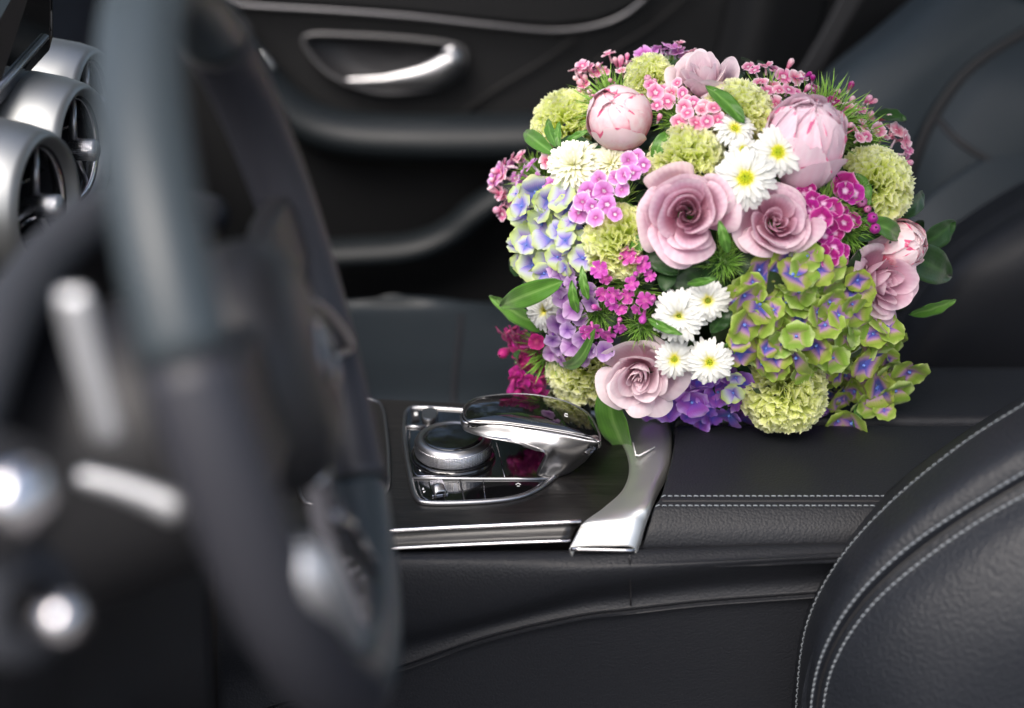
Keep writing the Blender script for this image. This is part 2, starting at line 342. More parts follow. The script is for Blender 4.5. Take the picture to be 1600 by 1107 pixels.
# upper panel above the trim strip: slightly proud
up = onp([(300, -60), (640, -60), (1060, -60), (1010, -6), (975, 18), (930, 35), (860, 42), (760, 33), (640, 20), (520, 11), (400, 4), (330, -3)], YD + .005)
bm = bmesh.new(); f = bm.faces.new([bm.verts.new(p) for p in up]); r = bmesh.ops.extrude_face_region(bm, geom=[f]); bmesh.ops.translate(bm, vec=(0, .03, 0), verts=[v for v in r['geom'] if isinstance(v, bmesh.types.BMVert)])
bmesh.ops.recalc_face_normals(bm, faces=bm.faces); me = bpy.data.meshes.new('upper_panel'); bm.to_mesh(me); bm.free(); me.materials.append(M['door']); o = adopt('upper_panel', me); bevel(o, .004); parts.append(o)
# handle recess: dished cup with a rolled lip
lip = closed_curve(onp([(476, 58), (560, 56), (650, 62), (715, 72), (728, 92), (712, 120), (670, 140), (600, 146), (545, 132), (500, 104)], YD), 48)
cup = tube('handle_bezel', lip, .0030, M['trim_grey'], closed=True); parts.append(cup)
c0 = sum(lip, Vector()) / len(lip); V = []; F = []
rings = [(1, 0), (.93, .008), (.85, .018), (.5, .022), (.02, .023)]
for s, d in rings: V += [c0 + (p - c0) * s + Vector((0, d, 0)) for p in lip]
for i in range(len(rings) - 1):
    for k in range(48): F.append((i * 48 + k, i * 48 + (k + 1) % 48, i * 48 + 48 + (k + 1) % 48, i * 48 + 48 + k))
parts.append(link('handle_recess', V, F, M['plastic']))
hp = curve(onp([(700, 74), (706, 92), (690, 108), (660, 119), (610, 125), (570, 127), (540, 127)], YD - .012), 26)
parts.append(tube('door_handle', hp, [.0075 + .0065 * math.sin(PI * min(1, i / 18)) - .0045 * max(0, (i - 12) / 14) for i in range(27)], M['satin'], nrm=Vector((0, 1, 0)), flat=.6, seg=14))
# arm rest ledge
ar = curve(onp([(300, 10), (385, 95), (430, 150), (480, 190), (545, 210), (640, 216), (760, 216), (900, 212), (1100, 205)], YD - .02), 60)
parts.append(tube('armrest', ar, [.022 + .006 * (i / 60) for i in range(61)], M['door_soft'], nrm=Vector((0, 1, 0)), flat=1.5, seg=20))
pk = curve(onp([(430, 402), (540, 396), (640, 388), (700, 366), (745, 330), (800, 296), (870, 272), (1000, 262)], YD - .03), 50)
parts.append(tube('pocket_lip', pk, .017, M['door_soft'], nrm=Vector((0, 1, 0)), flat=1.6, seg=16))
for a, b, c, d in (((850, 190), (930, 100), (1020, 40), (1100, -30)), ((690, 205), (760, 150), (850, 95), (900, 60))):
    parts.append(tube('panel_seam', curve(onp([a, b, c, d], YD + .015), 14), .0026, M['door'], nrm=Vector((0, 1, 0)), flat=.6))
parts.append(tube('tweeter_grille', curve(onp([(404, 84), (414, 94), (426, 110)], YD - .03), 6), .006, M['vent_silver'], seg=10))
settle(door, parts)

# seat belt and pillar behind the passenger seat
pil = empty('door_pillar', PY(1250, 150, .70), 'dark trim pillar with seat belt beside the passenger backrest', 'pillar')
pr = [Net([onp([(1140, -40), (1120, 60), (1080, 220)], .66), onp([(1215, -40), (1190, 60), (1150, 220)], .63), onp([(1300, -40), (1280, 60), (1240, 220)], .66)]).build('pillar_trim', M['door'], th=.01),
      Net([onp([(1330, -40), (1290, 40), (1215, 170)], .60), onp([(1375, -40), (1325, 40), (1250, 170)], .598)]).build('seat_belt', M['plastic'], th=.0015, k=6)]
settle(pil, pr)

# ------------------------------------------------------------------ passenger seat
ps = empty('passenger_seat', (.3, .35, -.35), 'black leather passenger seat with stitched bolster behind the bouquet', 'car seat')
def nr(l): return [PY(a, b, y) for a, b, y in l]
parts = []
# far bolster and shoulder of the backrest
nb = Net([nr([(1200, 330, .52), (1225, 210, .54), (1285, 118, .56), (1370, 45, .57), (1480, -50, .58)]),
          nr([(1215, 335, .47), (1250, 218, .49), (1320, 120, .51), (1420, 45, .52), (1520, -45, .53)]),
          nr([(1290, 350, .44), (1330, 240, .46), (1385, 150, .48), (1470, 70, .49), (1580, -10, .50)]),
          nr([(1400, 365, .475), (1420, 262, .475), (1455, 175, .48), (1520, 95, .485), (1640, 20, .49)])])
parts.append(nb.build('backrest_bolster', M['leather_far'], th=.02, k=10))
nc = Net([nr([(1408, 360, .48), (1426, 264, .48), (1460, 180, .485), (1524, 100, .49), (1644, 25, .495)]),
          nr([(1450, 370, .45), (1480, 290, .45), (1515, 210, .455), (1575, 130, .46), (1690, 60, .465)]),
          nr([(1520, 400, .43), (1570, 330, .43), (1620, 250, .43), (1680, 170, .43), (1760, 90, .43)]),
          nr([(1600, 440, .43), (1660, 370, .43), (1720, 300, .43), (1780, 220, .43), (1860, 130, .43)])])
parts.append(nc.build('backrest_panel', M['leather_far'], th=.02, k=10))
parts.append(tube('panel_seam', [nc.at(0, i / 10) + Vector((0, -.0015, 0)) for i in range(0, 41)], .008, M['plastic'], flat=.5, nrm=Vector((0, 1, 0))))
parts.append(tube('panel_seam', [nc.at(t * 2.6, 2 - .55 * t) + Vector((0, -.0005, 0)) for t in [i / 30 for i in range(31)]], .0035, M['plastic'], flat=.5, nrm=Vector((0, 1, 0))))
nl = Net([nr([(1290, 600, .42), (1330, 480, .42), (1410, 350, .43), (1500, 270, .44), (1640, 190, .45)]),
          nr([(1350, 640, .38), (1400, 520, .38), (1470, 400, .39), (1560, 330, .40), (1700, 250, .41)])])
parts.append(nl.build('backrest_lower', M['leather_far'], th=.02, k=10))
# near bolster with double stitched seam
nn = Net([nr([(1330, 560, .34), (1400, 455, .33), (1455, 382, .33), (1530, 325, .33), (1620, 272, .33), (1700, 228, .33)]),
          nr([(1350, 575, .28), (1415, 470, .27), (1475, 398, .27), (1545, 345, .27), (1630, 295, .27), (1710, 250, .27)]),
          nr([(1370, 600, .24), (1440, 495, .235), (1498, 424, .23), (1562, 375, .23), (1645, 325, .23), (1720, 285, .23)]),
          nr([(1380, 640, .225), (1460, 560, .22), (1530, 490, .215), (1600, 440, .21), (1680, 390, .21), (1760, 340, .21)]),
          nr([(1390, 720, .235), (1480, 680, .23), (1560, 640, .225), (1640, 600, .22), (1720, 560, .22), (1800, 520, .22)])])
parts.append(nn.build('side_bolster', M['leather'], th=.02, k=10))
for q in (1.05, 1.35):
    pth = [nn.at(q, j / 20) for j in range(10, 96)]; nrm = [-nn.nrm(q, j / 20) for j in range(10, 96)]
    if nrm[20].y > 0: nrm = [-n for n in nrm]
    parts.append(stitches('stitching', pth, nrm, .005, .0036, .0007, M['thread2']))
# cushion
cu = Net([nr([(380, 470, .46), (520, 470, .46), (620, 466, .46), (720, 470, .46), (830, 480, .46), (960, 500, .46), (1150, 520, .46)]),
          [PZ(a, b, z) for a, b, z in ((390, 500, -.085), (520, 495, -.085), (620, 490, -.085), (720, 500, -.083), (830, 515, -.08), (960, 535, -.075), (1150, 560, -.07))],
          [PZ(a, b, z) for a, b, z in ((400, 560, -.095), (520, 560, -.095), (620, 560, -.092), (720, 565, -.09), (830, 570, -.088), (960, 580, -.08), (1150, 600, -.075))],
          [PZ(a, b, z) for a, b, z in ((400, 640, -.10), (520, 640, -.10), (620, 640, -.098), (720, 645, -.095), (830, 650, -.09), (960, 660, -.085), (1150, 670, -.08))],
          [PZ(a, b, z) for a, b, z in ((400, 720, -.16), (520, 720, -.16), (620, 720, -.16), (720, 720, -.16), (830, 720, -.16), (960, 720, -.15), (1150, 720, -.15))]])
parts.append(cu.build('seat_cushion', M['cushion'], th=.03, k=8))
parts.append(tube('cushion_seam', [cu.at(i / 12, 2.95 + .05 * math.sin(i / 7)) for i in range(10, 37)], .0032, M['plastic'], flat=.6, nrm=Vector((0, 0, 1))))
fb = curve([PY(a, b, .47) for a, b in ((560, 476), (620, 480), (690, 492), (760, 510), (840, 538), (930, 570))], 20)
parts.append(tube('cushion_bolster', fb, [.004 + .020 * math.sin(PI * .5 * min(1, i / 17)) for i in range(21)], M['door_soft2'], flat=1.0, seg=18))
settle(ps, parts)

# ------------------------------------------------------------------ centre console
cc = empty('centre_console', (0, 0, -.35), 'black centre console with wood panel, silver edge strips and leather sides', 'car console')
parts = []
# wood deck: top outline on z=0
deck_px = [(380, 606), (480, 614), (580, 622), (716, 629), (850, 636), (930, 640), (972, 668), (992, 705), (994, 745), (972, 785), (930, 812), (905, 820), (620, 832), (380, 840)]
deck = [PZ(a, b, 0) for a, b in deck_px]
parts.append(plate('wood_panel', deck, 0, M['wood'], th=.02, bev=.002))
# far flank under the deck
parts.append(box('console_core', (-.42, -.105, -.36), (.62, .11, -.0215), M['plastic'], bev=.01))
# edge strips, wood side panel between
def pyl(l, y): return [PY(a, b, y) for a, b in l]
e1 = curve(pyl([(360, 844), (480, 838), (620, 829), (760, 822), (908, 815)], -.127), 30)
e2 = curve(pyl([(360, 872), (480, 866), (620, 857), (760, 850), (892, 845)], -.1335), 30)
parts.append(tube('edge_strip', e1, .0013, M['silver'], seg=10)); parts.append(tube('edge_strip', e2, .0011, M['silver'], seg=10))
wp = Net([[p + Vector((0, .0012, -.0016)) for p in e1[::3]], [p.lerp(q, .5) + Vector((0, .0035, 0)) for p, q in zip(e1[::3], e2[::3])], [p + Vector((0, .001, .001)) for p in e2[::3]]])
parts.append(wp.build('wood_side_panel', M['wood'], th=.004, k=3))
# leather flank with crease and welt
xs_px = [340, 480, 620, 760, 900, 985, 1100, 1250, 1400, 1600]
crease = {340: 1130, 480: 1085, 620: 1042, 760: 995, 900: 962, 985: 951, 1100: 938, 1250: 927, 1400: 915, 1600: 900}
fold = {340: 1010, 480: 1000, 620: 985, 760: 958, 900: 922, 985: 908, 1100: 893, 1250: 880, 1400: 872, 1600: 862}
top = {340: 876, 480: 870, 620: 862, 760: 860, 900: 859, 985: 856, 1100: 853, 1250: 848, 1400: 846, 1600: 844}
r0 = [PY(x, top[x], -.124) for x in xs_px]; r1 = [PY(x, top[x] + 4, -.136) for x in xs_px]; r2 = [PY(x, top[x] + 22, -.145) for x in xs_px]
r3 = [PY(x, (top[x] + fold[x]) / 2 + 8, -.148) for x in xs_px]; r4 = [PY(x, fold[x], -.146) for x in xs_px]
r5 = [PY(x, (fold[x] + crease[x]) / 2, -.137) for x in xs_px]; r6 = [PY(x, crease[x] - 3, -.1385) for x in xs_px]; r6b = [PY(x, crease[x], -.1405) for x in xs_px]
r7 = [PY(x, crease[x] + 3, -.1392) for x in xs_px]; r7b = [PY(x, crease[x] + 9, -.1355) for x in xs_px]; r8 = [PY(x, crease[x] + 80, -.134) for x in xs_px]; r9 = [PY(x, crease[x] + 420, -.125) for x in xs_px]
parts.append(Net([r0, r1, r2, r3, r4, r5, r6, r6b, r7]).build('leather_flank', M['leather'], th=.004, k=8))
parts.append(Net([r7, r7b, r8, r9]).build('lower_flank', M['leather'], th=.004, k=8))
parts.append(tube('flank_joint', [PY(984 + 2 * math.sin(t), 868 + t * 78, -.1465 + .004 * (t > .55)) for t in [i / 8 for i in range(9)]], .0006, M['plastic'], seg=6))
settle(cc, parts)
def absorb(name, parts):
    r = parts[0]; r.name = name; r.data.name = name; r.parent = cc; r.location = -cc.location
    for o in parts[1:]: o.parent = r
    return r

# silver arched trim between wood and armrest
inn = [(905, 640), (940, 655), (972, 690), (984, 728), (974, 764), (944, 793), (914, 815), (903, 832), (891, 856)]
out = [(1030, 640), (1044, 655), (1048, 690), (1043, 728), (1026, 764), (1014, 790), (1006, 812), (1000, 834), (992, 858)]
def hz(i): return [.001, .001, .001, .001, .001, .001, None, None, None][i]
ri = [PZ(a, b, .0015) if k < 6 else PY(a, b, (-.127, -.132, -.139)[k - 6]) for k, (a, b) in enumerate(inn)]
ro = [PZ(a, b, .004) if k < 5 else PY(a, b, (-.118, -.127, -.133, -.1395)[k - 5]) for k, (a, b) in enumerate(out)]
def lift(p, q, f, h): return p.lerp(q, f) + Vector((0, -h * .5, h))
tn = Net([[p + Vector((0, 0, -.006)) for p in ri], ri, [lift(p, q, .25, .0022) for p, q in zip(ri, ro)], [lift(p, q, .62, .0028) for p, q in zip(ri, ro)], [lift(p, q, .85, .003) for p, q in zip(ri, ro)], ro, [p + Vector((.001, 0, -.006)) for p in ro]])
parts = [tn.build('arch_plate', M['arch_silver'], th=.002, k=8)]
parts.append(tube('lower_edge', [ri[-1].lerp(ro[-1], t / 6) + Vector((0, -.001, -.0005)) for t in range(7)], .0013, M['silver'], seg=8))
gl = [PZ(a, b, .0075) for a, b in ((989, 692), (994, 712), (999, 712), (1023, 699))]
parts.append(tube('panel_gap', gl, .0006, M['mark'], seg=6))
absorb('silver_trim', parts)['label'] = 'brushed silver arch sweeping down between wood panel and armrest'

# armrest: two padded lids
arm = empty('armrest', (.3, 0, -.02), 'black grained leather armrest with double grey stitching under the bouquet', 'armrest')
def arx(z, y, xs, f=None): return [Vector((x, y, z)) for x in xs]
xa = [.102, .107, .16, .24, .34, .5, .72]
def edgex(py, z=None, y=None):      # left end follows the trim
    return None
LE = [(1052, 662), (1052, 690), (1047, 730), (1034, 768), (1024, 786), (1014, 808), (1006, 832), (1000, 850)]
def lidrow(py_l, z, y, droop=0):
    a = PY(py_l[0], py_l[1], y); xs = [a.x + q for q in (0, .0012, .0035, .009, .022, .05, .1, .19, .33, .6)]; dz = [.006, .0014, .0003, 0, 0, 0, 0, 0, 0, 0]
    return [Vector((x, y, z - dz[i])) for i, x in enumerate(xs)]
A = [lidrow((1054, 640), .004, .003), lidrow((1054, 644), .0135, -.001), lidrow((1056, 660), .0155, -.012), lidrow((1050, 700), .016, -.045), lidrow((1038, 745), .0155, -.085), lidrow((1030, 768), .0145, -.1035),
     lidrow((1023, 776), .0128, -.110), lidrow((1018, 784), .0105, -.1155), lidrow((1009, 810), .001, -.125), lidrow((1001, 835), -.010, -.129), lidrow((997, 850), -.016, -.126)]
an = Net(A)
parts = [an.build('armrest_lid', M['leather'], th=.004, k=7)]
B = [lidrow((1054, 640), .004, .007), lidrow((1054, 644), .0135, .011), lidrow((1056, 640), .0155, .022), lidrow((1050, 630), .016, .06), lidrow((1050, 620), .014, .1), lidrow((1050, 600), -.02, .112)]
parts.append(Net(B).build('armrest_lid', M['leather'], th=.004, k=6))
def projy(p):
    r = p - CAM; return 553.5 - FPX * r.dot(UP) / r.dot(FW)
def rowat(net, j, py, a, b):
    for _ in range(30):
        m_ = (a + b) / 2
        if projy(net.at(m_, j)) < py: a = m_
        else: b = m_
    return a
for py in (776, 791):
    js = [1.4 + j / 30 for j in range(0, 221)]; q = rowat(an, 6, py, 2, 9)
    parts.append(stitches('stitching', [an.at(q, j) + Vector((0, -.0004, .0005)) for j in js], [Vector((0, -.6, .8))] * len(js), .0043, .0030, .00044, M['thread']))
q = rowat(an, 6, 783.5, 2, 9)
parts.append(tube('seam', [an.at(q, 2.3 + j / 12) for j in range(0, 78)], .0009, M['plastic'], seg=8))
settle(arm, parts)

# ------------------------------------------------------------------ control panel, dial, palm rest
def zp(x, y): return (560 + x / 3.077, 580 + y / 3.077)
def ZP(l, z): return [PZ(*zp(a, b), z) for a, b in l]
parts = []
frame_o = [(240, 192), (300, 184), (420, 190), (560, 200), (760, 215), (960, 240), (1060, 300), (1050, 400), (985, 480), (925, 530), (850, 582), (750, 618), (600, 636), (420, 643), (320, 640), (285, 622), (262, 570), (238, 450), (222, 330), (222, 240)]
fo = closed_curve(ZP(frame_o, 0), 90)
parts.append(plate('black_panel', fo, .0012, M['gloss'], th=.003, bev=.0004))
parts.append(tube('silver_frame', [p + Vector((0, 0, .0012)) for p in fo], .0019, M['satin'], closed=True, seg=10))
def bar(name, l, z, r, m): return tube(name, ZP(l, z), r, m, seg=8)
parts.append(bar('silver_divider', [(240, 515), (400, 517), (600, 518), (760, 518), (930, 520)], .0018, .0012, M['satin']))
parts.append(bar('silver_divider', [(228, 268), (270, 268), (320, 270)], .0018, .0016, M['satin']))
parts.append(bar('button_gap', [(488, 522), (498, 570), (512, 632)], .0013, .0006, M['plastic']))
parts.append(bar('button_gap', [(600, 520), (606, 575), (612, 634)], .0013, .0004, M['dark_chrome']))
parts.append(bar('button_gap', [(665, 350), (685, 430), (705, 515)], .0013, .0004, M['dark_chrome']))
parts.append(bar('inner_rim', [(285, 528), (290, 560), (305, 605), (340, 626), (480, 628), (640, 622), (760, 602), (840, 570), (890, 530)], .0016, .0007, M['dark_chrome']))
parts.append(bar('inner_rim', [(246, 285), (244, 340), (252, 420), (270, 490), (285, 506), (470, 506)], .0016, .0007, M['dark_chrome']))
# small buttons top left
bq = ZP([(252, 204), (292, 202), (296, 246), (256, 252)], 0); parts.append(plate('square_button', bq, .003, M['plastic'], th=.002, bev=.0004))
bq = ZP([(268, 218), (284, 217), (286, 232), (270, 233)], 0); parts.append(plate('button_highlight', bq, .0034, M['mark'], th=.0003, bev=0))  # white plate laid on as the square button's painted highlight
bq = closed_curve(ZP([(306, 210), (340, 196), (376, 204), (380, 236), (350, 258), (310, 250)], 0), 20); parts.append(plate('round_button', bq, .0045, M['satin'], th=.004, bev=.0012))
# scroll rocker switch
bq = ZP([(338, 540), (406, 532), (434, 604), (354, 614)], 0); parts.append(plate('rocker_base', bq, .0026, M['dark_chrome'], th=.002, bev=.0006))
a, b = PZ(*zp(352, 560), .004), PZ(*zp(398, 556), .004); c, d = PZ(*zp(372, 600), .004), PZ(*zp(420, 592), .004)
rk = Net([[a + Vector((0, 0, -.002)), a + Vector((0, 0, .002)), b + Vector((0, 0, .002)), b + Vector((0, 0, -.002))], [a.lerp(c, .5) + Vector((0, 0, -.001)), a.lerp(c, .5) + Vector((0, 0, .0052)), b.lerp(d, .5) + Vector((0, 0, .0052)), b.lerp(d, .5) + Vector((0, 0, -.001))], [c + Vector((0, 0, -.002)), c + Vector((0, 0, .002)), d + Vector((0, 0, .002)), d + Vector((0, 0, -.002))]])
parts.append(rk.build('rocker_switch', M['satin'], k=4, th=.001))
bq = ZP([(455, 550), (474, 549), (482, 590), (460, 592)], 0); parts.append(plate('switch_mark', bq, .0018, M['satin'], th=.0004, bev=0))
# printed symbols
def mark(name, polys, z):
    V = []; F = []
    for l in polys:
        q = ZP(l, z); k = len(V); V += q; F.append(tuple(range(k, k + len(q))))
    bm = bmesh.new(); vs = [bm.verts.new(v) for v in V]
    for f in F: bm.faces.new([vs[i] for i in f])
    r = bmesh.ops.extrude_face_region(bm, geom=list(bm.faces)); bmesh.ops.translate(bm, vec=(0, 0, .00012), verts=[v for v in r['geom'] if isinstance(v, bmesh.types.BMVert)])
    bmesh.ops.recalc_face_normals(bm, faces=bm.faces)
    me = bpy.data.meshes.new(name); bm.to_mesh(me); bm.free(); me.materials.append(M['mark']); return adopt(name, me)
parts.append(mark('return_symbol', [[(294, 462), (314, 462), (314, 466), (294, 466)], [(312, 462), (315, 462), (315, 478), (312, 478)], [(300, 476), (315, 476), (315, 479), (300, 479)], [(300, 470), (300, 485), (291, 477)]], .00125))
parts.append(mark('arrow_symbol', [[(311, 560), (317, 570), (306, 571)], [(314, 588), (324, 577), (311, 579)]], .00125))
parts.append(mark('touch_symbol', [[(755, 545), (768, 538), (768, 541), (759, 547)], [(768, 538), (782, 545), (778, 547), (768, 541)], [(762, 552), (776, 552), (776, 555), (762, 555)]], .00125))
absorb('control_panel', parts)['label'] = 'gloss black switch panel in a thin silver frame'

dial = empty('control_dial', PZ(708, 716, .001), 'round knurled silver rotary dial with black top beside the palm rest', 'dial')
dc = PZ(708, 720, .0); ax = Vector((0, 0, 1)); DO = Vector((dc.x, dc.y + .004, 0))
parts = [lathe('dial_base', [(.0305, .001), (.0305, .004), (.028, .0045)], M['gloss'], (DO, ax)),
         lathe('knurled_ring', [(.0262, .004), (.0275, .0052), (.0278, .0065), (.0278, .0135), (.0272, .0145)], M['knurl'], (DO, ax), seg=96),
         lathe('chamfer_ring', [(.0272, .0145), (.0262, .0162), (.0240, .0178), (.0222, .0180), (.0212, .0172)], M['satin'], (DO, ax), seg=64),
         lathe('dial_cap', [(.0213, .0172), (.0211, .0176), (.018, .0178), (.0001, .0179)], M['glassblack'], (DO, ax), seg=64)]
settle(dial, parts)

pr_ = empty('palm_rest', PZ(880, 720, 0), 'silver hand rest with black glass top arching over the round dial', 'hand rest')
ZT = .040
go = closed_curve(ZP([(508, 205), (516, 168), (560, 136), (640, 120), (760, 112), (880, 122), (1000, 150), (1100, 205), (1150, 290), (1156, 338), (1110, 322), (1000, 298), (860, 275), (700, 254), (560, 246), (522, 236)], ZT), 96)
c0 = sum(go, Vector()) / len(go)
V = []; F = []
for s, h in ((1, 0), (.985, .0007), (.9, .0016), (.6, .0028), (.3, .0033), (.02, .0034)): V += [c0 + (p - c0) * s + Vector((0, 0, h)) for p in go]
for i in range(5):
    for k in range(96): F.append((i * 96 + k, i * 96 + (k + 1) % 96, i * 96 + 96 + (k + 1) % 96, i * 96 + 96 + k))
F.append(tuple(range(480, 576)))
parts = [link('glass_top', V, F, M['glassblack'])]
# metal body: ring outside the glass, flank, then underside; right end reaches down to the console
n = 96; ring = []
def sm(a, b, x): t = max(0, min(1, (x - a) / (b - a))); return t * t * (3 - 2 * t)
xl, xr = min(p.x for p in go), max(p.x for p in go)
cent = lambda p: (p.x - xl) / (xr - xl)
def offs(p, i, d):
    t = (go[(i + 1) % n] - go[i - 1]).normalized(); o = Vector((t.y, -t.x, 0))
    if o.dot(p - c0) < 0: o = -o
    return p + o * d
R1 = [offs(p, i, .0010) + Vector((0, 0, -.0006)) for i, p in enumerate(go)]
R2 = [offs(p, i, .0012) + Vector((0, 0, -.0040)) for i, p in enumerate(go)]
R3 = [offs(p, i, -.0005) + Vector((0, 0, -.0065)) for i, p in enumerate(go)]
R4 = [offs(p, i, -.008) + Vector((0, 0, -.0070)) for i, p in enumerate(go)]
V = R1 + R2 + R3 + R4; F = []
for i in range(3):
    for k in range(96): F.append((i * 96 + k, i * 96 + (k + 1) % 96, i * 96 + 96 + (k + 1) % 96, i * 96 + 96 + k))
F.append(tuple(range(288, 384))[::-1])
parts.append(link('rest_body', V, F, M['gloss']))
parts.append(tube('silver_rim', [offs(p, i, .0004) for i, p in enumerate(go)], .0007, M['satin'], closed=True, seg=10))
def zrow(l): return [PZ(*zp(a, b), z) for a, b, z in l]
TT = [(494, 205, .0395), (503, 234, .0395), (530, 245, .0395), (620, 252, .0395), (720, 260, .0395), (820, 272, .0395), (920, 288, .0395), (1010, 302, .0395), (1085, 317, .0395), (1130, 330, .0395), (1152, 338, .0395)]
T2 = [(489, 210, .0385), (497, 243, .0385), (528, 254, .0385), (620, 262, .0385), (720, 271, .0385), (820, 285, .0382), (920, 306, .038), (1008, 325, .0375), (1083, 342, .037), (1130, 350, .037), (1156, 350, .0375)]
MM = [(487, 218, .036), (496, 260, .0355), (528, 274, .0352), (620, 290, .035), (720, 304, .0345), (820, 325, .034), (922, 352, .033), (985, 390, .027), (1060, 400, .026), (1115, 390, .027), (1150, 366, .031)]
M2 = [(490, 224, .0345), (500, 272, .0335), (530, 289, .033), (620, 311, .0325), (720, 328, .032), (820, 351, .031), (918, 392, .027), (930, 445, .012), (1005, 455, .012), (1075, 430, .014), (1128, 392, .022)]
BB = [(494, 222, .034), (505, 276, .0325), (534, 297, .0315), (620, 323, .031), (720, 341, .0305), (820, 366, .029), (905, 408, .024), (868, 500, .002), (935, 512, .0012), (1015, 490, .002), (1085, 440, .009)]
IN = [(500, 215, .0345), (512, 262, .0335), (540, 282, .0325), (625, 308, .032), (722, 328, .0315), (818, 352, .031), (895, 392, .026), (858, 488, .001), (930, 500, .0005), (1010, 478, .001), (1080, 425, .008)]
parts.append(Net([zrow(q) for q in (TT, T2, MM, M2, BB, IN)]).build('silver_arm', M['satin'], th=.0012, k=8))
# solid back of the foot standing on the console
bk = [PZ(*zp(a, b), 0) for a, b in ((930, 480), (1010, 495), (1100, 420), (1150, 330), (1100, 240), (1000, 240), (930, 330))]
V = []; F = []
for s, z in ((1, 0), (.97, .012), (1.0, .026), (1.03, .0375)):
    cb = sum(bk, Vector()) / len(bk); cc_ = closed_curve(bk, 40)
    V += [Vector((cb.x + (p.x - cb.x) * s * .9 - z * .15, cb.y + (p.y - cb.y) * s * .8 - .0 + z * -.35 + .010, z)) for p in cc_]
for i in range(3):
    for k in range(40): F.append((i * 40 + k, i * 40 + (k + 1) % 40, i * 40 + 40 + (k + 1) % 40, i * 40 + 40 + k))
parts.append(link('foot_core', V, F, M['gloss']))
parts.append(mark('print_symbol', [[(992, 203), (1006, 206), (1006, 210), (992, 207)], [(992, 203), (996, 203), (994, 218), (990, 217)], [(990, 214), (1006, 217), (1006, 221), (990, 218)]], ZT + .0030))
parts.append(mark('print_symbol', [[(1004, 244), (1022, 247), (1022, 251), (1004, 248)], [(1004, 244), (1008, 244), (1006, 256), (1002, 256)]], ZT + .0026))
settle(pr_, parts)

# cup holder lid with silver rim at the left of the panel
lo = closed_curve([PZ(a, b, 0) for a, b in ((470, 628), (540, 626), (583, 630), (598, 642), (604, 680), (607, 720), (606, 765), (590, 778), (540, 780), (470, 780))], 60)
parts = [plate('lid_panel', lo, .0022, M['wood'], th=.003), tube('lid_rim', [p + Vector((0, 0, .002)) for p in lo], .0014, M['satin'], closed=True, seg=8)]
absorb('console_lid', parts)['label'] = 'dark roller lid with thin silver rim'

# ------------------------------------------------------------------ driver seat
ds = empty('driver_seat', (.3, -.3, -.35), 'near black grained leather seat side with three rows of light stitching, lower right', 'car seat')
def rowd(l): return [PY(a, b, y) for a, b, y in l]
dnet = Net([
    rowd([(1700, 560, -.10), (1600, 618, -.10), (1500, 680, -.10), (1390, 765, -.10), (1300, 865, -.10), (1245, 970, -.10), (1222, 1080, -.10), (1215, 1200, -.10)]),
    rowd([(1700, 566, -.135), (1600, 626, -.135), (1500, 690, -.135), (1390, 778, -.135), (1304, 875, -.135), (1256, 970, -.135), (1240, 1080, -.135), (1236, 1200, -.135)]),
    rowd([(1700, 576, -.155), (1600, 637, -.155), (1502, 700, -.155), (1394, 788, -.155), (1312, 880, -.155), (1264, 975, -.155), (1248, 1080, -.155), (1245, 1200, -.155)]),
    rowd([(1720, 620, -.187), (1620, 680, -.187), (1520, 740, -.187), (1415, 815, -.187), (1335, 895, -.187), (1280, 985, -.185), (1262, 1080, -.183), (1258, 1200, -.183)]),
    rowd([(1740, 665, -.198), (1640, 715, -.198), (1530, 780, -.198), (1425, 850, -.198), (1345, 925, -.198), (1293, 1005, -.196), (1270, 1085, -.192), (1264, 1200, -.19)]),
    rowd([(1750, 682, -.1955), (1650, 728, -.1955), (1536, 792, -.1955), (1434, 862, -.1955), (1354, 935, -.1955), (1302, 1012, -.194), (1279, 1088, -.190), (1272, 1200, -.188)]),
    rowd([(1760, 700, -.2), (1660, 745, -.2), (1545, 806, -.2), (1444, 875, -.2), (1364, 945, -.2), (1312, 1020, -.199), (1289, 1092, -.196), (1282, 1200, -.194)]),
    rowd([(1800, 760, -.222), (1700, 800, -.222), (1600, 850, -.222), (1500, 915, -.222), (1420, 980, -.221), (1370, 1045, -.219), (1345, 1110, -.216), (1335, 1200, -.214)]),
    rowd([(1860, 900, -.246), (1760, 930, -.246), (1670, 965, -.246), (1590, 1010, -.246), (1520, 1060, -.244), (1470, 1110, -.242), (1440, 1160, -.24), (1420, 1230, -.238)]),
    rowd([(1940, 1060, -.255), (1840, 1080, -.255), (1760, 1110, -.255), (1690, 1140, -.255), (1630, 1180, -.255), (1590, 1220, -.253), (1560, 1260, -.25), (1540, 1300, -.248)])])
parts = [dnet.build('seat_bolster', M['leather_seat'], th=.01, k=8)]
def dst(q, per, dash, r, mm, js):
    pth = [dnet.at(q, j) for j in js]; nm = []
    for j in js:
        v = dnet.nrm(q, j); nm.append(v if v.dot(CAM - dnet.at(q, j)) > 0 else -v)
    return stitches('stitching', [p + v * .0003 for p, v in zip(pth, nm)], nm, per, dash, r, mm)
js = [j / 30 for j in range(0, 200)]
parts.append(dst(1.85, .0046, .0036, .00050, M['thread'], js))
parts.append(dst(4.0, .0047, .0036, .00055, M['thread'], js))
parts.append(dst(6.0, .0047, .0036, .00055, M['thread'], js))
parts.append(tube('seam', [dnet.at(5, j / 12) for j in range(0, 80)], .0009, M['plastic'], seg=8))
settle(ds, parts)

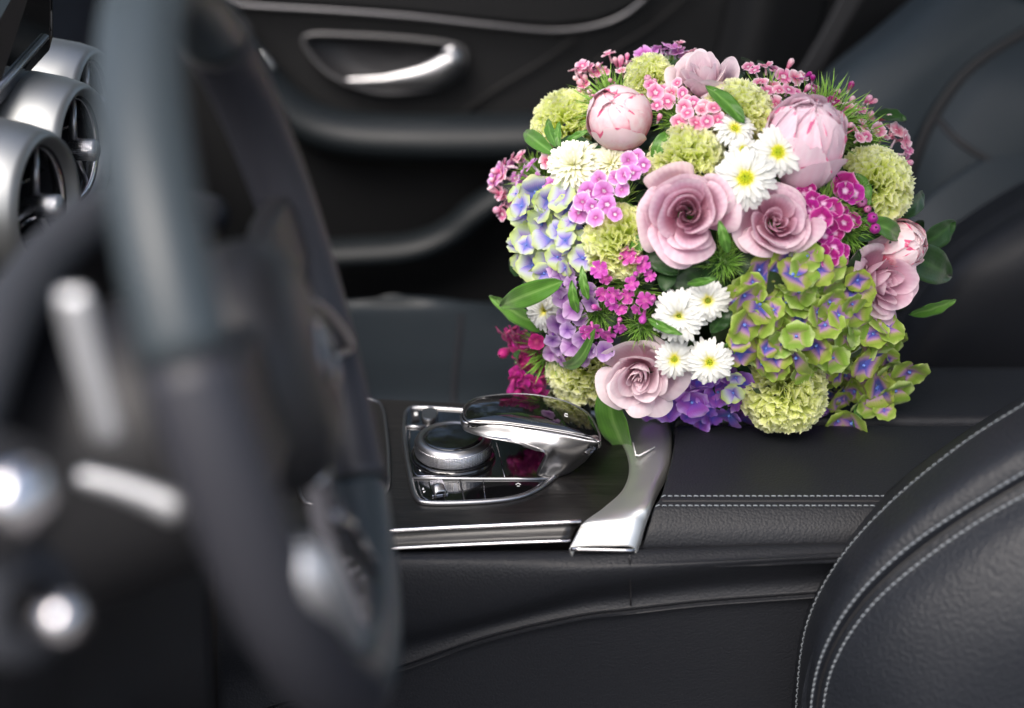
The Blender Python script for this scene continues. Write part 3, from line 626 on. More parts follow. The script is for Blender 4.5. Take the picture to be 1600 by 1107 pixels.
# ------------------------------------------------------------------ steering wheel
WC = Vector((-.05914, -.37273, .24786)); WN = Vector((.96881, .08169, .23396)).normalized(); WR = .1505
e1 = WN.cross(Vector((0, 0, 1))).normalized(); e2 = e1.cross(WN).normalized()
def wp_(deg, r, h=0): return WC + (e1 * math.cos(R(deg)) + e2 * math.sin(R(deg))) * r + WN * h
sw = empty('steering_wheel', WC, 'large out of focus black leather steering wheel with silver spoke trim', 'steering wheel')
parts = []
NW = 120
def rimseg(name, a0, a1, m, r=.0142):
    k = max(8, int(abs(a1 - a0) / 3)); return tube(name, [wp_(a0 + (a1 - a0) * i / k, WR) for i in range(k + 1)], r, m, seg=20, nrm=WN, flat=1.1)
parts.append(rimseg('rim', 22, 134, M['wheel_smooth'], .0139))
parts.append(rimseg('rim_grip', 134, 236, M['wheel_leather'], .0143)); parts.append(rimseg('rim_grip', -56, 22, M['wheel_leather'], .0143)); parts.append(rimseg('rim', 236, 304, M['wheel_smooth'], .0139))
for a in (22, 134, 236, 304): parts.append(tube('rim_seam', [wp_(a, WR) + (wp_(a, WR) - WC).normalized() * .0146 * math.cos(t) + WN * .0158 * math.sin(t) for t in [2 * PI * i / 24 for i in range(24)]], .0009, M['plastic'], closed=True, seg=6))
hub = lathe('airbag_cover', [(.0005, .020), (.02, .0195), (.036, .017), (.048, .012), (.055, .002), (.056, -.008), (.052, -.03), (.04, -.045)], M['plastic'], (WC - e2 * .012, WN), seg=48); parts.append(hub)
parts.append(lathe('hub_emblem_ring', [(.0125, .0200), (.0140, .0220), (.0156, .0195)], M['dark_chrome'], (WC - e2 * .012, WN), seg=36))
for a in (90, 210, 330):
    o_ = WC - e2 * .012 + WN * .0205; dv = e1 * math.cos(R(a)) + e2 * math.sin(R(a)); parts.append(tube('hub_emblem_point', [o_, o_ + dv * .0145], [.002, .0004], M['dark_chrome'], seg=6))
def spoke(name, a, w0, w1, m, r0=.045, r1=.142, h0=.0, h1=.0, th=.012):
    V = []; F = []; d = wp_(a, 1) - WC; s = WN.cross(d).normalized()
    for t in [i / 8 for i in range(9)]:
        c = WC + d * (r0 + (r1 - r0) * t) + WN * (h0 + (h1 - h0) * t - .004 * math.sin(PI * t)); ww = w0 + (w1 - w0) * t
        V += [c + s * ww + WN * -th / 2, c + s * ww * .9 + WN * th / 2, c - s * ww * .9 + WN * th / 2, c - s * ww + WN * -th / 2]
    for i in range(8):
        for k in range(4): F.append((i * 4 + k, i * 4 + (k + 1) % 4, i * 4 + 4 + (k + 1) % 4, i * 4 + 4 + k))
    F += [(3, 2, 1, 0), (32, 33, 34, 35)]
    o = link(name, V, F, m, smooth=False); bevel(o, .003); return o
parts.append(spoke('spoke', 180, .030, .020, M['plastic'])); parts.append(spoke('spoke', 0, .030, .020, M['plastic']))
parts.append(spoke('lower_spoke', 270, .030, .034, M['dark_chrome'], r0=.055, r1=.138, h0=.004, h1=.0))
def WP(px, py, h=0.0):
    d = ray(px, py); return CAM + d * (((WC + WN * h) - CAM).dot(WN) / d.dot(WN))
parts.append(tube('spoke_trim', curve([WP(452, 848, .012), WP(485, 905, .014), (WP(522, 960, .012)), WP(556, 1002, .008)], 12), [.004, .007, .0092, .0105, .011, .011, .0105, .010, .009, .0066,   .006, .005, .003], M['soft_silver'], seg=14, nrm=WN, flat=.9))
parts.append(tube('spoke_trim', curve([WP(520, 800, .010), WP(560, 850, .012), WP(590, 905, .010)], 8), [.002, .004, .005, .0055, .0055, .005, .0045, .004, .002], M['dark_chrome'], seg=14, nrm=WN, flat=.6))
parts.append(tube('switch_bezel', curve([WP(488, 468, .012), WP(515, 495, .014), WP(537, 525, .014), WP(545, 545, .012), WP(528, 556, .012)], 16), [.0012 + .0022 * math.sin(PI * i / 16) for i in range(17)], M['satin'], seg=10))
for a_, b_ in (((470, 470), (482, 500)), ((492, 520), (502, 550))):
    parts.append(tube('spoke_button', [WP(*a_, .012), WP(*b_, .012)], [.0035, .0045], M['dark_chrome'], seg=10))
settle(sw, parts)

# ------------------------------------------------------------------ dashboard, cluster, stalks, vents, screen
db = empty('dashboard', (-.4, 0, -.35), 'dark dashboard with soft skin behind the steering wheel and vents', 'dashboard')
parts = []
def zr(z, x, ys=(-.75, -.4, -.16, .0, .16, .4, .72)): return [Vector((x - .0 * abs(y), y, z)) for y in ys]
dsn = Net([zr(.34, -.9), zr(.33, -.62), zr(.315, -.47), zr(.27, -.42), zr(.20, -.415), zr(.10, -.40), zr(.02, -.36), zr(-.1, -.42), zr(-.3, -.5)])
parts.append(dsn.build('dash_skin', M['dash'], k=6, th=.02))
# instrument binnacle hood in front of the driver
hd = curve([PY(a, b, y) for a, b, y in ((-60, 700, -.50), (-10, 560, -.46), (30, 470, -.42), (80, 400, -.38), (150, 340, -.34), (230, 320, -.30), (330, 340, -.26))], 30)
parts.append(tube('binnacle_hood', [p + Vector((-.0, 0, 0)) for p in hd], .011, M['dash'], seg=16))
bn = Net([[p + Vector((0, .006, -.004)) for p in hd[::3]], [p + Vector((-.05, .02, -.06)) for p in hd[::3]], [p + Vector((-.02, .0, -.16)) for p in hd[::3]], [p + Vector((-.02, -.02, -.30)) for p in hd[::3]]])
parts.append(bn.build('instrument_housing', M['plastic'], k=3, th=.01))
parts.append(box('knee_panel', (-.45, -.72, -.38), (-.16, -.20, -.02), M['plastic'], bev=.02))
parts.append(box('tunnel_side', (-.8, -.19, -.38), (-.2, -.15, .0), M['plastic'], bev=.01))
settle(db, parts)

col = empty('steering_column', WC - WN * .12, 'out of focus steering column with silver shift paddle and stalks', 'steering column')
parts = [lathe('column_shroud', [(.05, .0), (.062, -.02), (.066, -.06), (.07, -.12), (.075, -.2)], M['plastic'], (WC - WN * .03 - e2 * .03, WN), seg=32)]
def slab(name, pts, m, rr, flat=.4, nrm=None): return tube(name, curve(pts, 14), rr, m, seg=14, nrm=nrm or Vector((0, 1, 0)), flat=flat)
parts.append(slab('shift_paddle', [PY(a, b, -.52) for a, b in ((112, 455), (130, 540), (152, 620), (170, 690))], M['soft_silver'], [.004] + [.0052] * 13 + [.0045]))
parts.append(slab('indicator_stalk', [PY(a, b, -.50) for a, b in ((120, 745), (180, 760), (235, 778), (285, 800))], M['soft_silver'], [.002] + [.0036 + .0002 * i for i in range(13)] + [.004], flat=.8))
parts.append(slab('stalk_arm', [PY(a, b, -.50) for a, b in ((285, 800), (340, 812), (430, 800))], M['plastic'], .007, flat=.9))
settle(col, parts)
kb = empty('light_switch', PY(25, 775, -.56), 'blurred round silver light switch knob at the left edge', 'knob')
parts = [lathe('switch_knob', [(.0005, .009), (.007, .0088), (.0094, .007), (.0101, .004), (.0101, -.006)], M['silver'], (PY(22, 775, -.56), Vector((.75, -.55, .35))), seg=32),
         lathe('knob_collar', [(.0102, -.003), (.018, -.005), (.02, -.012), (.018, -.03)], M['plastic'], (PY(22, 775, -.56), Vector((.75, -.55, .35))), seg=32)]
settle(kb, parts)
kb = empty('start_knob', PY(86, 968, -.56), 'blurred small silver knob in black collar at the lower left', 'knob')
parts = [lathe('knob_cap', [(.0004, .008), (.005, .0078), (.0068, .006), (.0072, .002), (.0072, -.012)], M['silver'], (PY(90, 965, -.56), Vector((.8, -.5, .25))), seg=28),
         lathe('knob_collar', [(.0105, -.008), (.018, -.009), (.0195, -.012), (.021, -.04)], M['dash'], (PY(76, 950, -.56), Vector((.8, -.5, .25))), seg=28)]
settle(kb, parts)

def vent(px, py, y, rad, label, ax=Vector((.93, -.12, -.1))):
    c = PY(px, py, y); ax = ax.normalized(); o = empty('air_vent', c, label, 'air vent', 'round air vents in the dashboard')
    s = rad
    P_ = [lathe('vent_shell', [(s * .80, -.004), (s * .86, .002), (s * .93, .003), (s * 1.0, -.002), (s * 1.07, -.014), (s * 1.13, -.035), (s * 1.17, -.065), (s * 1.16, -.12)], M['vent_silver'], (c, ax), seg=56),
          lathe('inner_ring', [(s * .80, -.004), (s * .76, -.012), (s * .74, -.05)], M['plastic'], (c, ax), seg=48),
          lathe('vent_chrome_ring', [(s * .775, -.007), (s * .76, -.0045), (s * .745, -.007), (s * .75, -.012)], M['silver'], (c, ax), seg=48),
          lathe('vent_back', [(s * .74, -.04), (.0005, -.042)], M['plastic'], (c, ax), seg=32),
          lathe('vent_knob', [(.0004, .010), (.0062, .0098), (.0076, .0082), (.0078, -.004), (.0050, -.006), (.0045, -.03)], M['knurl'], (c, ax), seg=32)]
    u = Vector((0, 0, 1)); u = (u - ax * u.dot(ax)).normalized(); v = ax.cross(u)
    for k in range(3):
        a = R(90 + 120 * k + 25); d = u * math.sin(a) + v * math.cos(a); P_.append(tube('vent_vane', [c + d * .006 - ax * .008, c + d * s * .74 - ax * .010], [.0022, .0013], M['satin'], seg=6, nrm=ax, flat=1.6))
    for k in range(-2, 3):
        if k == 0: continue
        h = k * s * .27; hw = math.sqrt(max(0, (s * .73) ** 2 - h * h)); P_.append(tube('vent_slat', [c + u * h - v * hw - ax * .02, c + u * h + v * hw - ax * .02], [.0016, .0016], M['gloss'], seg=6, nrm=ax, flat=4))
    settle(o, P_)
VA = Vector((.95, -.14, -.02))
vent(72, 322, -.085, .047, 'nearest round silver air vent, lowest at the left edge', VA)
vent(130, 234, .01, .045, 'middle round silver air vent with knurled centre knob', VA)
vent(150, 165, .105, .042, 'farthest round silver air vent, highest and partly behind the rim', VA)
sc_ = empty('display_screen', PY(30, 60, -.02), 'black tablet screen with chrome lower edge at top left corner', 'screen')
q = [PY(a, b, y) for a, b, y in ((-160, -120, -.04), (86, -120, .05), (86, 58, .05), (78, 82, .05), (-20, 185, -.04), (-160, 320, -.1))]
bm = bmesh.new(); f = bm.faces.new([bm.verts.new(p) for p in q]); r = bmesh.ops.extrude_face_region(bm, geom=[f]); bmesh.ops.translate(bm, vec=(-.012, .01, .0), verts=[v for v in r['geom'] if isinstance(v, bmesh.types.BMVert)])
bmesh.ops.recalc_face_normals(bm, faces=bm.faces); me = bpy.data.meshes.new('screen_body'); bm.to_mesh(me); bm.free(); me.materials.append(M['gloss']); o = adopt('screen_body', me); bevel(o, .003)
parts = [o, tube('chrome_edge', [PY(a, b, y) for a, b, y in ((-120, 258, -.075), (-20, 157, -.045), (10, 126, -.02), (72, 58, .04))], .0024, M['satin'], seg=8)]
settle(sc_, parts)

# ================================================================== BOUQUET
BC = PY(1112, 380, .07); BR = (.149, .134, .122)
bq_ = empty('bouquet', Vector((BC.x, BC.y, .016)), 'round bridal bouquet of mauve roses, lime carnations, white daisies and green hydrangea on armrest', 'bouquet')
def onball(px, py, push=0.0):
    """point and outward direction on the bouquet dome behind a picture position"""
    d = ray(px, py).normalized(); o = CAM - BC
    ax = (RT, UP, FW); O = Vector([o.dot(a) / r for a, r in zip(ax, BR)]); D = Vector([d.dot(a) / r for a, r in zip(ax, BR)])
    A_ = D.dot(D); B_ = 2 * O.dot(D); C_ = O.dot(O) - 1; q = B_ * B_ - 4 * A_ * C_
    t = (-B_ - math.sqrt(q)) / (2 * A_) if q > 0 else -B_ / (2 * A_)
    p = CAM + d * t; n = Vector((0, 0, 0))
    for a, r in zip(ax, BR): n += a * ((p - BC).dot(a) / (r * r))
    n.normalize()
    return p + n * push, n
def pxr(p, r):                     # pixels -> metres at this point's depth
    return r * ((p - CAM).dot(FW)) / FPX
TOCAM = lambda p: (CAM - p).normalized()
def frame(n, spin=0.0):
    z = n.normalized(); x = z.orthogonal().normalized(); y = z.cross(x)
    m = Matrix((x, y, z)).transposed(); return m @ Matrix.Rotation(spin, 3, 'Z')
def setxf(o, p, n, s, spin=0.0):
    m3 = frame(n, spin); mm = Matrix.Translation(p) @ m3.to_4x4() @ Matrix.Diagonal((*(s if isinstance(s, tuple) else (s, s, s)), 1)); o.matrix_basis = mm; return mm

def mk(name, V, F, m, pv, pu=None, smooth=True):
    me = bpy.data.meshes.new(name); me.from_pydata([tuple(v) for v in V], [], F)
    a = me.attributes.new('pv', 'FLOAT', 'POINT'); a.data.foreach_set('value', pv)
    a = me.attributes.new('pu', 'FLOAT', 'POINT'); a.data.foreach_set('value', pu or [0.0] * len(V))
    me.polygons.foreach_set('use_smooth', [smooth] * len(me.polygons)); me.materials.append(m); me.update(); return me
def gridmesh(fn, nu, nv, V, F, pv, pu, pvf=None):
    b = len(V)
    for j in range(nv + 1):
        for i in range(nu + 1):
            u = -1 + 2 * i / nu; v = j / nv; V.append(fn(u, v)); pv.append(pvf(u, v) if pvf else v); pu.append(u)
    for j in range(nv):
        for i in range(nu):
            q = b + j * (nu + 1) + i; F.append((q, q + 1, q + nu + 2, q + nu + 1))

# ---- rose: overlapping cupped petals, tight swirl inside, rolled lips outside
def rose_petal(i, n, rng, m, opening=1.0):
    """inner third: tight furled core; middle: cupped; outer: broad round petals, lips rolled out"""
    s = i / (n - 1); core_ = s < .45; a = i * 2.39996 + rng.uniform(-.75, .75)
    if core_: c = s / .45; half = 1.25 - .2 * c; rt = .015 + .30 * c; zt = .36 + .16 * c; lip = .0; lean = .03 * (1 - c); rb = .005 + .12 * c
    else: c = (s - .45) / .55; half = 1.10 - .28 * c; rt = (.36 + .50 * c ** 1.05) * opening; zt = .57 - .36 * c ** 1.5; lip = .03 + .17 * c; lean = 0; rb = .13 + .11 * c
    zt += rng.uniform(-.06, .06); half += rng.uniform(-.2, .2); rt *= rng.uniform(.92, 1.08); ecc = rng.uniform(-.05, .05) * (1 - s); point = rng.uniform(0, .09) * (1 - abs(s - .5) * 1.6); zb = -.30; wv = .005 + .020 * s; ph = rng.uniform(0, 6.28)
    pt = rng.uniform(-.35, .35); notch = rng.uniform(.0, .045); fl = rng.uniform(-.03, .05); sp = .045 if core_ else .05 + .04 * c; rl = rng.uniform(.6, 1.4)
    def fn(u, v):
        edge = (1 - (.30 + .18 * s) * u * u) - notch * math.exp(-((u - pt) / .14) ** 2) + point * math.exp(-(u / .3) ** 2)
        w_ = 1 - .22 * s * max(0, v - .5) * 2 * abs(u) ** 3
        vv = v * edge; bulge = math.sin(min(1, vv * 1.04) * PI * .5) ** .7
        r = rb + (rt - rb) * (bulge * .85 + .15 * vv) + sp * u - lean * v * v
        z = zb + (zt - zb) * (vv ** (1.0 + .45 * s))
        k = max(0, (v - .72) / .28); side = (.9 - .3 * u * u) * (1 + .3 * math.sin(2.2 * u + ph)) * rl; r += lip * k * k * side; z -= lip * .8 * k * k * side
        w = wv * v * v * (math.sin(2.9 * u + ph) + .35 * math.sin(7.3 * u + 2 * ph)); r += w + fl * v * v * s; z += w * .9
        th = a + u * half * w_
        r *= 1 + .10 * math.cos(2 * th + .7) * (1 - s); return Vector((r * math.cos(th) + ecc, r * math.sin(th) - ecc, z))
    V = []; F = []; pv = []; pu = []; gridmesh(fn, 18, 12, V, F, pv, pu); return mk('petal', V, F, m, pv, pu)
def rose_set(seed, m, n=34, opening=1.0):
    rng = random.Random(seed); return [rose_petal(i, n, rng, m, opening) for i in range(n)]
def blob(name, m, r=.25, z0=-.45, z1=.1):
    V = []; F = []; 
    pr = [(0.001, z0), (r * .6, z0 + .02), (r, z0 + .18), (r * .9, (z0 + z1) / 2), (r * .4, z1), (.001, z1 + .02)]
    for a, h in pr:
        for k in range(12): V.append((a * math.cos(k * PI / 6), a * math.sin(k * PI / 6), h))
    for i in range(len(pr) - 1):
        for k in range(12): F.append((i * 12 + k, i * 12 + (k + 1) % 12, i * 12 + 12 + (k + 1) % 12, i * 12 + 12 + k))
    return mk(name, V, F, m, [.5] * len(V))
calyx = blob('calyx', M['leaf'], .25, -.45, -.2)
def flower(name, core, petals, px, py, rp, push=0, face=.55, spin=0, sc=(1, 1, 1), tilt=None, child='petal', label=None):
    p, n = onball(px, py, push); d = (n * (1 - face) + TOCAM(p) * face)
    if tilt: d = d + RT * tilt[0] + UP * tilt[1]
    s = pxr(p, rp); o = adopt(name, core, bq_); setxf(o, p - bq_.location, d, (s * sc[0], s * sc[1], s * sc[2]), spin)
    for q in petals:
        adopt(child, q, o)
    if label: o['label'] = label
    return o
roseA = rose_set(3, M['rose'], 34); roseB = rose_set(11, M['rose'], 28); roseC = rose_set(23, M['rose_pale'], 32); roseD = rose_set(31, M['rose_peach'], 16)
flower('rose', calyx, roseA, 1075, 338, 84, .010, .85, .4, label='fully open mauve rose with tight swirled centre')
flower('rose', calyx, roseB, 1208, 348, 72, .004, .7, 2.1, tilt=(.0, .1))
flower('rose', calyx, roseC, 1003, 580, 72, .004, .45, 4.0, tilt=(.05, .1))
flower('rose', calyx, roseB, 1380, 440, 74, -.002, .45, 1.0, tilt=(.1, .0))
flower('rose', calyx, roseC, 1100, 128, 68, .0, .12, 5.2, tilt=(-.1, .1))
flower('rose', calyx, roseD, 1200, 148, 44, -.012, .2, 0)

# ---- peony: closed ball of wrapped petals
def peony_set(seed, n, m, openness):
    rng = random.Random(seed); out = []
    for i in range(n):
        s = i / (n - 1); a = i * 2.39996 + rng.uniform(-.2, .2); half = rng.uniform(.85, 1.15); rad = .78 + .20 * s
        end = R(-38 + (78 + 50 * openness) * s ** 1.2) + rng.uniform(-.1, .15); ph = rng.uniform(0, 6.28); tp = rng.uniform(-.5, .5); nd = rng.uniform(.02, .12)
        st = R(165)
        def fn(u, v, s=s, a=a, half=half, rad=rad, end=end, ph=ph, tp=tp, nd=nd):
            e = 1 - .32 * abs(u) ** 3 - nd * math.exp(-((u - tp) / .15) ** 2)
            phi = st + (end - st) * v * e; k = max(0, (v - .85) / .15)
            r = rad + .03 * u + (.03 + .07 * openness) * k * k + (.012 + .022 * openness) * math.sin(5 * u + ph) * v + .010 * math.sin(11 * u + 2 * ph) * v * v
            th = a + u * half * (1 - .1 * v); z = r * math.cos(phi) * 1.08; q = r * math.sin(phi)
            return Vector((q * math.cos(th), q * math.sin(th), z + .05))
        def pvf(u, v, nd=nd, tp=tp): return v * .9 + .12 * (abs(u) ** 4) * v + .25 * math.exp(-((u - tp) / .06) ** 2) * (v > .9)
        V = []; F = []; pv = []; pu = []; gridmesh(fn, 14, 14, V, F, pv, pu, pvf); out.append(mk('petal', V, F, m, pv, pu))
    return out
pA = peony_set(5, 14, M['peony_bud'], 0); pB = peony_set(9, 22, M['peony'], .6); pC = peony_set(15, 12, M['peony_bud'], .2)
flower('peony', calyx, pA, 977, 200, 53, .010, .35, 1.0, (1, 1, 1.0), label='closed pale pink peony bud with deep pink streaks')
flower('peony', calyx, pB, 1250, 235, 78, .004, .35, .3, (.86, .86, 1.05), tilt=(0, .5), label='large half open blush peony')
flower('peony', calyx, pC, 1406, 384, 40, .0, .2, 2.0, label='small pink peony bud at the right edge')

# ---- carnation: dome of ruffled, toothed petals
def carnation(seed, m, n=92):
    rng = random.Random(seed); V = []; F = []; pv = []; pu = []
    for i in range(n):
        s = (i + .5) / n; al = math.acos(1 - 1.28 * s) ; th = i * 2.39996 + rng.uniform(-.2, .2)
        d = Vector((math.sin(al) * math.cos(th), math.sin(al) * math.sin(th), math.cos(al)))
        side = d.orthogonal().normalized(); side.rotate(Matrix.Rotation(rng.uniform(0, PI) if s < .5 else rng.uniform(-.6, .6), 3, d)) if s < .5 else None
        if s >= .5:
            side = Vector((-math.sin(th), math.cos(th), 0)); side.rotate(Matrix.Rotation(rng.uniform(-.7, .7), 3, d))
        up = d.cross(side); Ln = rng.uniform(.86, 1.04) * (1 - .10 * math.cos(al) ** 8); W = rng.uniform(.26, .38); f1 = rng.uniform(6, 10); ph = rng.uniform(0, 6.28); amp = rng.uniform(.07, .12)
        cl = rng.uniform(-.1, .3)
        def fn(u, v):
            w = W * (.15 + .85 * v ** 1.3); tooth = .075 * (abs(((u * 4.5 + 20 + ph) % 1) - .5) * 2) * (v > .95)
            l = Ln * (.25 + .75 * v) * (1 - .13 * u * u) - tooth
            r = amp * v ** 2.2 * (math.sin(f1 * u + ph) + .45 * math.sin(2.3 * f1 * u + ph * 1.7)) + cl * .2 * v ** 3
            return d * l + side * (u * w) + up * r
        gridmesh(fn, 18, 5, V, F, pv, pu, lambda u, v: .1 + .9 * v ** 1.5)
    return mk('carnation', V, F, m, pv, pu)
cA = carnation(1, M['carnation'], 120); cB = carnation(2, M['carnation'], 110)
def whole(name, me, px, py, rp, push=0, face=.3, spin=0, sc=(1, 1, 1), tilt=None):
    p, n = onball(px, py, push); d = (n * (1 - face) + TOCAM(p) * face)
    if tilt: d = d + RT * tilt[0] + UP * tilt[1]
    s = pxr(p, rp); o = adopt(name, me, bq_); setxf(o, p - bq_.location, d, (s * sc[0], s * sc[1], s * sc[2]), spin); return o
for k, (px, py, rp, ps_, fc) in enumerate([(880, 190, 60, -.004, .5), (1014, 120, 46, -.004, .5), (1154, 170, 62, -.008, .55), (1070, 248, 68, -.010, .5), (962, 378, 66, -.010, .6), (906, 590, 66, -.008, .4), (1378, 287, 68, -.008, .5), (1228, 620, 74, -.006, .5)]):
    whole('carnation', cA if k % 2 else cB, px, py, rp, ps_, fc, k * 1.3)

# ---- chrysanthemum: rows of spoon petals round a bumpy disc
def mum(seed, rows, disc=.26, m=None):
    rng = random.Random(seed); V = []; F = []; pv = []; pu = []
    for cnt, ln, el, wd in rows:
        for i in range(cnt):
            th = 2 * PI * (i + rng.uniform(-.25, .25)) / cnt + el; L_ = ln * rng.uniform(.84, 1.07); e = el + rng.uniform(-.16, .16); tw = rng.uniform(-.3, .3)
            cx, sx = math.cos(th), math.sin(th); rad = Vector((cx, sx, 0)); tan = Vector((-sx, cx, 0))
            def fn(u, v):
                w = wd * (.45 + .75 * math.sin(min(1, v * 1.02) * PI * .62)) * math.sqrt(max(.02, 1 - max(0, (v - .78) / .24) ** 2))
                r = disc * .7 + (L_ - disc * .7) * v; e2 = e - .35 * v * v + .1
                z = math.sin(e2) * r * .9 + .03; rr = math.cos(e2) * r
                zz = z + .035 * u * u - .01 + tw * .03 * u * v
                return rad * rr + tan * (u * w) + Vector((0, 0, zz))
            gridmesh(fn, 2, 5, V, F, pv, pu)
    return mk('ray_petals', V, F, m or M['mum'], pv, pu)
def disc_mesh(rad, h, n=70):
    V = []; F = []; pv = []
    for i in range(n):
        s = math.sqrt((i + .5) / n); th = i * 2.39996; c = Vector((rad * s * math.cos(th), rad * s * math.sin(th), h * (1 - s * s) + .04 - .02 * math.exp(-(s / .3) ** 2))); q = rad * .10; b = len(V)
        for z, r in ((0, 1), (.9, .8), (1.5, .3)):
            for k in range(5): V.append(c + Vector((q * r * math.cos(k * 1.2566), q * r * math.sin(k * 1.2566), q * z))); pv.append(s)
        for a in range(2):
            for k in range(5): F.append((b + a * 5 + k, b + a * 5 + (k + 1) % 5, b + a * 5 + 5 + (k + 1) % 5, b + a * 5 + 5 + k))
        F.append(tuple(range(b + 10, b + 15)))
    return mk('flower_centre', V, F, M['mum_centre'], pv)
base = blob('receptacle', M['leaf'], .22, -.3, .02)
daisy = mum(1, [(26, 1, .05, .085), (24, .92, .22, .08), (20, .78, .42, .07)], .26)
daisy2 = mum(2, [(24, 1, .0, .085), (24, .95, .16, .085), (22, .85, .32, .075), (18, .66, .5, .06)], .24)
globe = mum(3, [(26, 1, -.15, .085), (26, .98, .1, .085), (26, .95, .35, .085), (24, .9, .6, .08), (20, .84, .85, .07), (14, .78, 1.1, .06), (10, .70, 1.3, .05)], .15, M['mum_cream'])
globew = mum(4, [(26, 1, -.1, .085), (26, .98, .12, .085), (26, .92, .34, .08), (22, .82, .58, .075), (16, .68, .8, .06)], .2)
d1 = disc_mesh(.27, .10); d2 = disc_mesh(.40, .16, 110); d3 = disc_mesh(.16, .06, 40)
def daisyf(px, py, rp, ray_, dm, push=.004, face=.6, spin=0, tilt=None):
    o = whole('chrysanthemum', base, px, py, rp, push, face, spin, tilt=tilt); a = adopt('ray_petals', ray_, o); a['kind'] = 'stuff'; a['label'] = None or 'ring of narrow white petals'
    if dm: c = adopt('flower_centre', dm, o); c['kind'] = 'stuff'
    return o
daisyf(952, 252, 38, globe, None, -.006, .4, 1)
daisyf(905, 265, 48, globe, None, .004, .5, 0)
daisyf(1158, 291, 52, daisy2, d2, .016, .75, .5)
daisyf(1145, 214, 34, daisy, d1, .008, .25, 1, (0, .2))
daisyf(1202, 257, 44, daisy2, d2, .018, .7, 2)
daisyf(1156, 247, 23, daisy, d2, .012, .7, 3)
daisyf(850, 486, 38, globew, d3, -.002, .4, 0)
daisyf(1062, 490, 46, globew, d3, .004, .7, 1.5)
daisyf(1106, 467, 36, daisy2, d3, .004, .6, .3)
daisyf(1056, 553, 33, daisy, d1, .006, .6, .8)
daisyf(1108, 552, 39, daisy2, d1, .010, .7, 2.2)

# ---- sweet william florets: five fringed petals on a thin tube
def floret5(seed, m, wide=.56, tooth_=.15):
    rng = random.Random(seed); V = []; F = []; pv = []; pu = []
    for k in range(5):
        th = k * 2 * PI / 5 + rng.uniform(-.1, .1); e = rng.uniform(-.18, .38); rad = Vector((math.cos(th), math.sin(th), 0)); tan = Vector((-math.sin(th), math.cos(th), 0)); ph = rng.uniform(0, 6)
        def fn(u, v):
            w = (.10 + wide * v ** .9) * (1 - .12 * (v > .95)); tooth = tooth_ * ((i_teeth(u, ph))) * (v > .9)
            l = .04 + .96 * v * (1 - .12 * u * u) - tooth
            return rad * (l * math.cos(e)) + tan * (u * w) + Vector((0, 0, l * math.sin(e) + .05 * math.sin(4 * u + ph) * v + .02 * k))
        gridmesh(fn, 8, 4, V, F, pv, pu)
    b = len(V)
    for z, r in ((.02, .12), (-.5, .13), (-1.1, .16)):
        for k in range(6): V.append(Vector((r * math.cos(k * PI / 3), r * math.sin(k * PI / 3), z))); pv.append(.0); pu.append(0)
    for a in range(2):
        for k in range(6): F.append((b + a * 6 + k, b + a * 6 + (k + 1) % 6, b + a * 6 + 6 + (k + 1) % 6, b + a * 6 + 6 + k))
    return mk('floret', V, F, m, pv, pu)
def i_teeth(u, ph): return abs(((u * 3.5 + ph) % 1) - .5) * 2
def bud_mesh(seed, m):
    rng = random.Random(seed); V = []; F = []; pv = []
    for z, r in ((-1.0, .14), (-.4, .22), (0, .34), (.35, .42), (.62, .30), (.78, .08)):
        for k in range(8): V.append((r * math.cos(k * PI / 4 + z), r * math.sin(k * PI / 4 + z), z)); pv.append(.5 + .6 * z)
    for i in range(5):
        for k in range(8): F.append((i * 8 + k, i * 8 + (k + 1) % 8, i * 8 + 8 + (k + 1) % 8, i * 8 + 8 + k))
    return mk('bud', V, F, m, pv)
FL = {k: [floret5(s, M[k], {'orchid': .36, 'violet_pale': .62}.get(k, .50), .16) for s in range(5)] for k in ('lilac', 'pink', 'magenta', 'orchid', 'wine', 'violet_pale')}
BD = {k: bud_mesh(1, M[k]) for k in FL}
def bristles(seed, n, ln=1.0, spread=1.25, wd=.03):
    rng = random.Random(seed); V = []; F = []; pv = []
    for i in range(n):
        al = math.sqrt(rng.random()) * spread; th = rng.uniform(0, 6.283); d = Vector((math.sin(al) * math.cos(th), math.sin(al) * math.sin(th), math.cos(al)))
        o = Vector((rng.uniform(-.25, .25), rng.uniform(-.25, .25), -.35)); l = ln * rng.uniform(.6, 1.1); s = d.orthogonal().normalized(); s.rotate(Matrix.Rotation(rng.uniform(0, 6.28), 3, d)); b = len(V); bend = Vector((rng.uniform(-.15, .15), rng.uniform(-.15, .15), 0)) * l
        for q, ww in ((0, .8), (.4, 1), (.75, .7), (1, .05)):
            c = o + d * (l * q * 1.25) + bend * q * q; V += [c - s * (wd * ww), c + s * (wd * ww)]; pv += [q, q]
        for a in range(3): F.append((b + a * 2, b + a * 2 + 1, b + a * 2 + 3, b + a * 2 + 2))
    return mk('bracts', V, F, M['sprig'], pv)
BRI = [bristles(s, 130) for s in range(3)]
SPK = bristles(9, 260, 1.0, 1.9, .022)
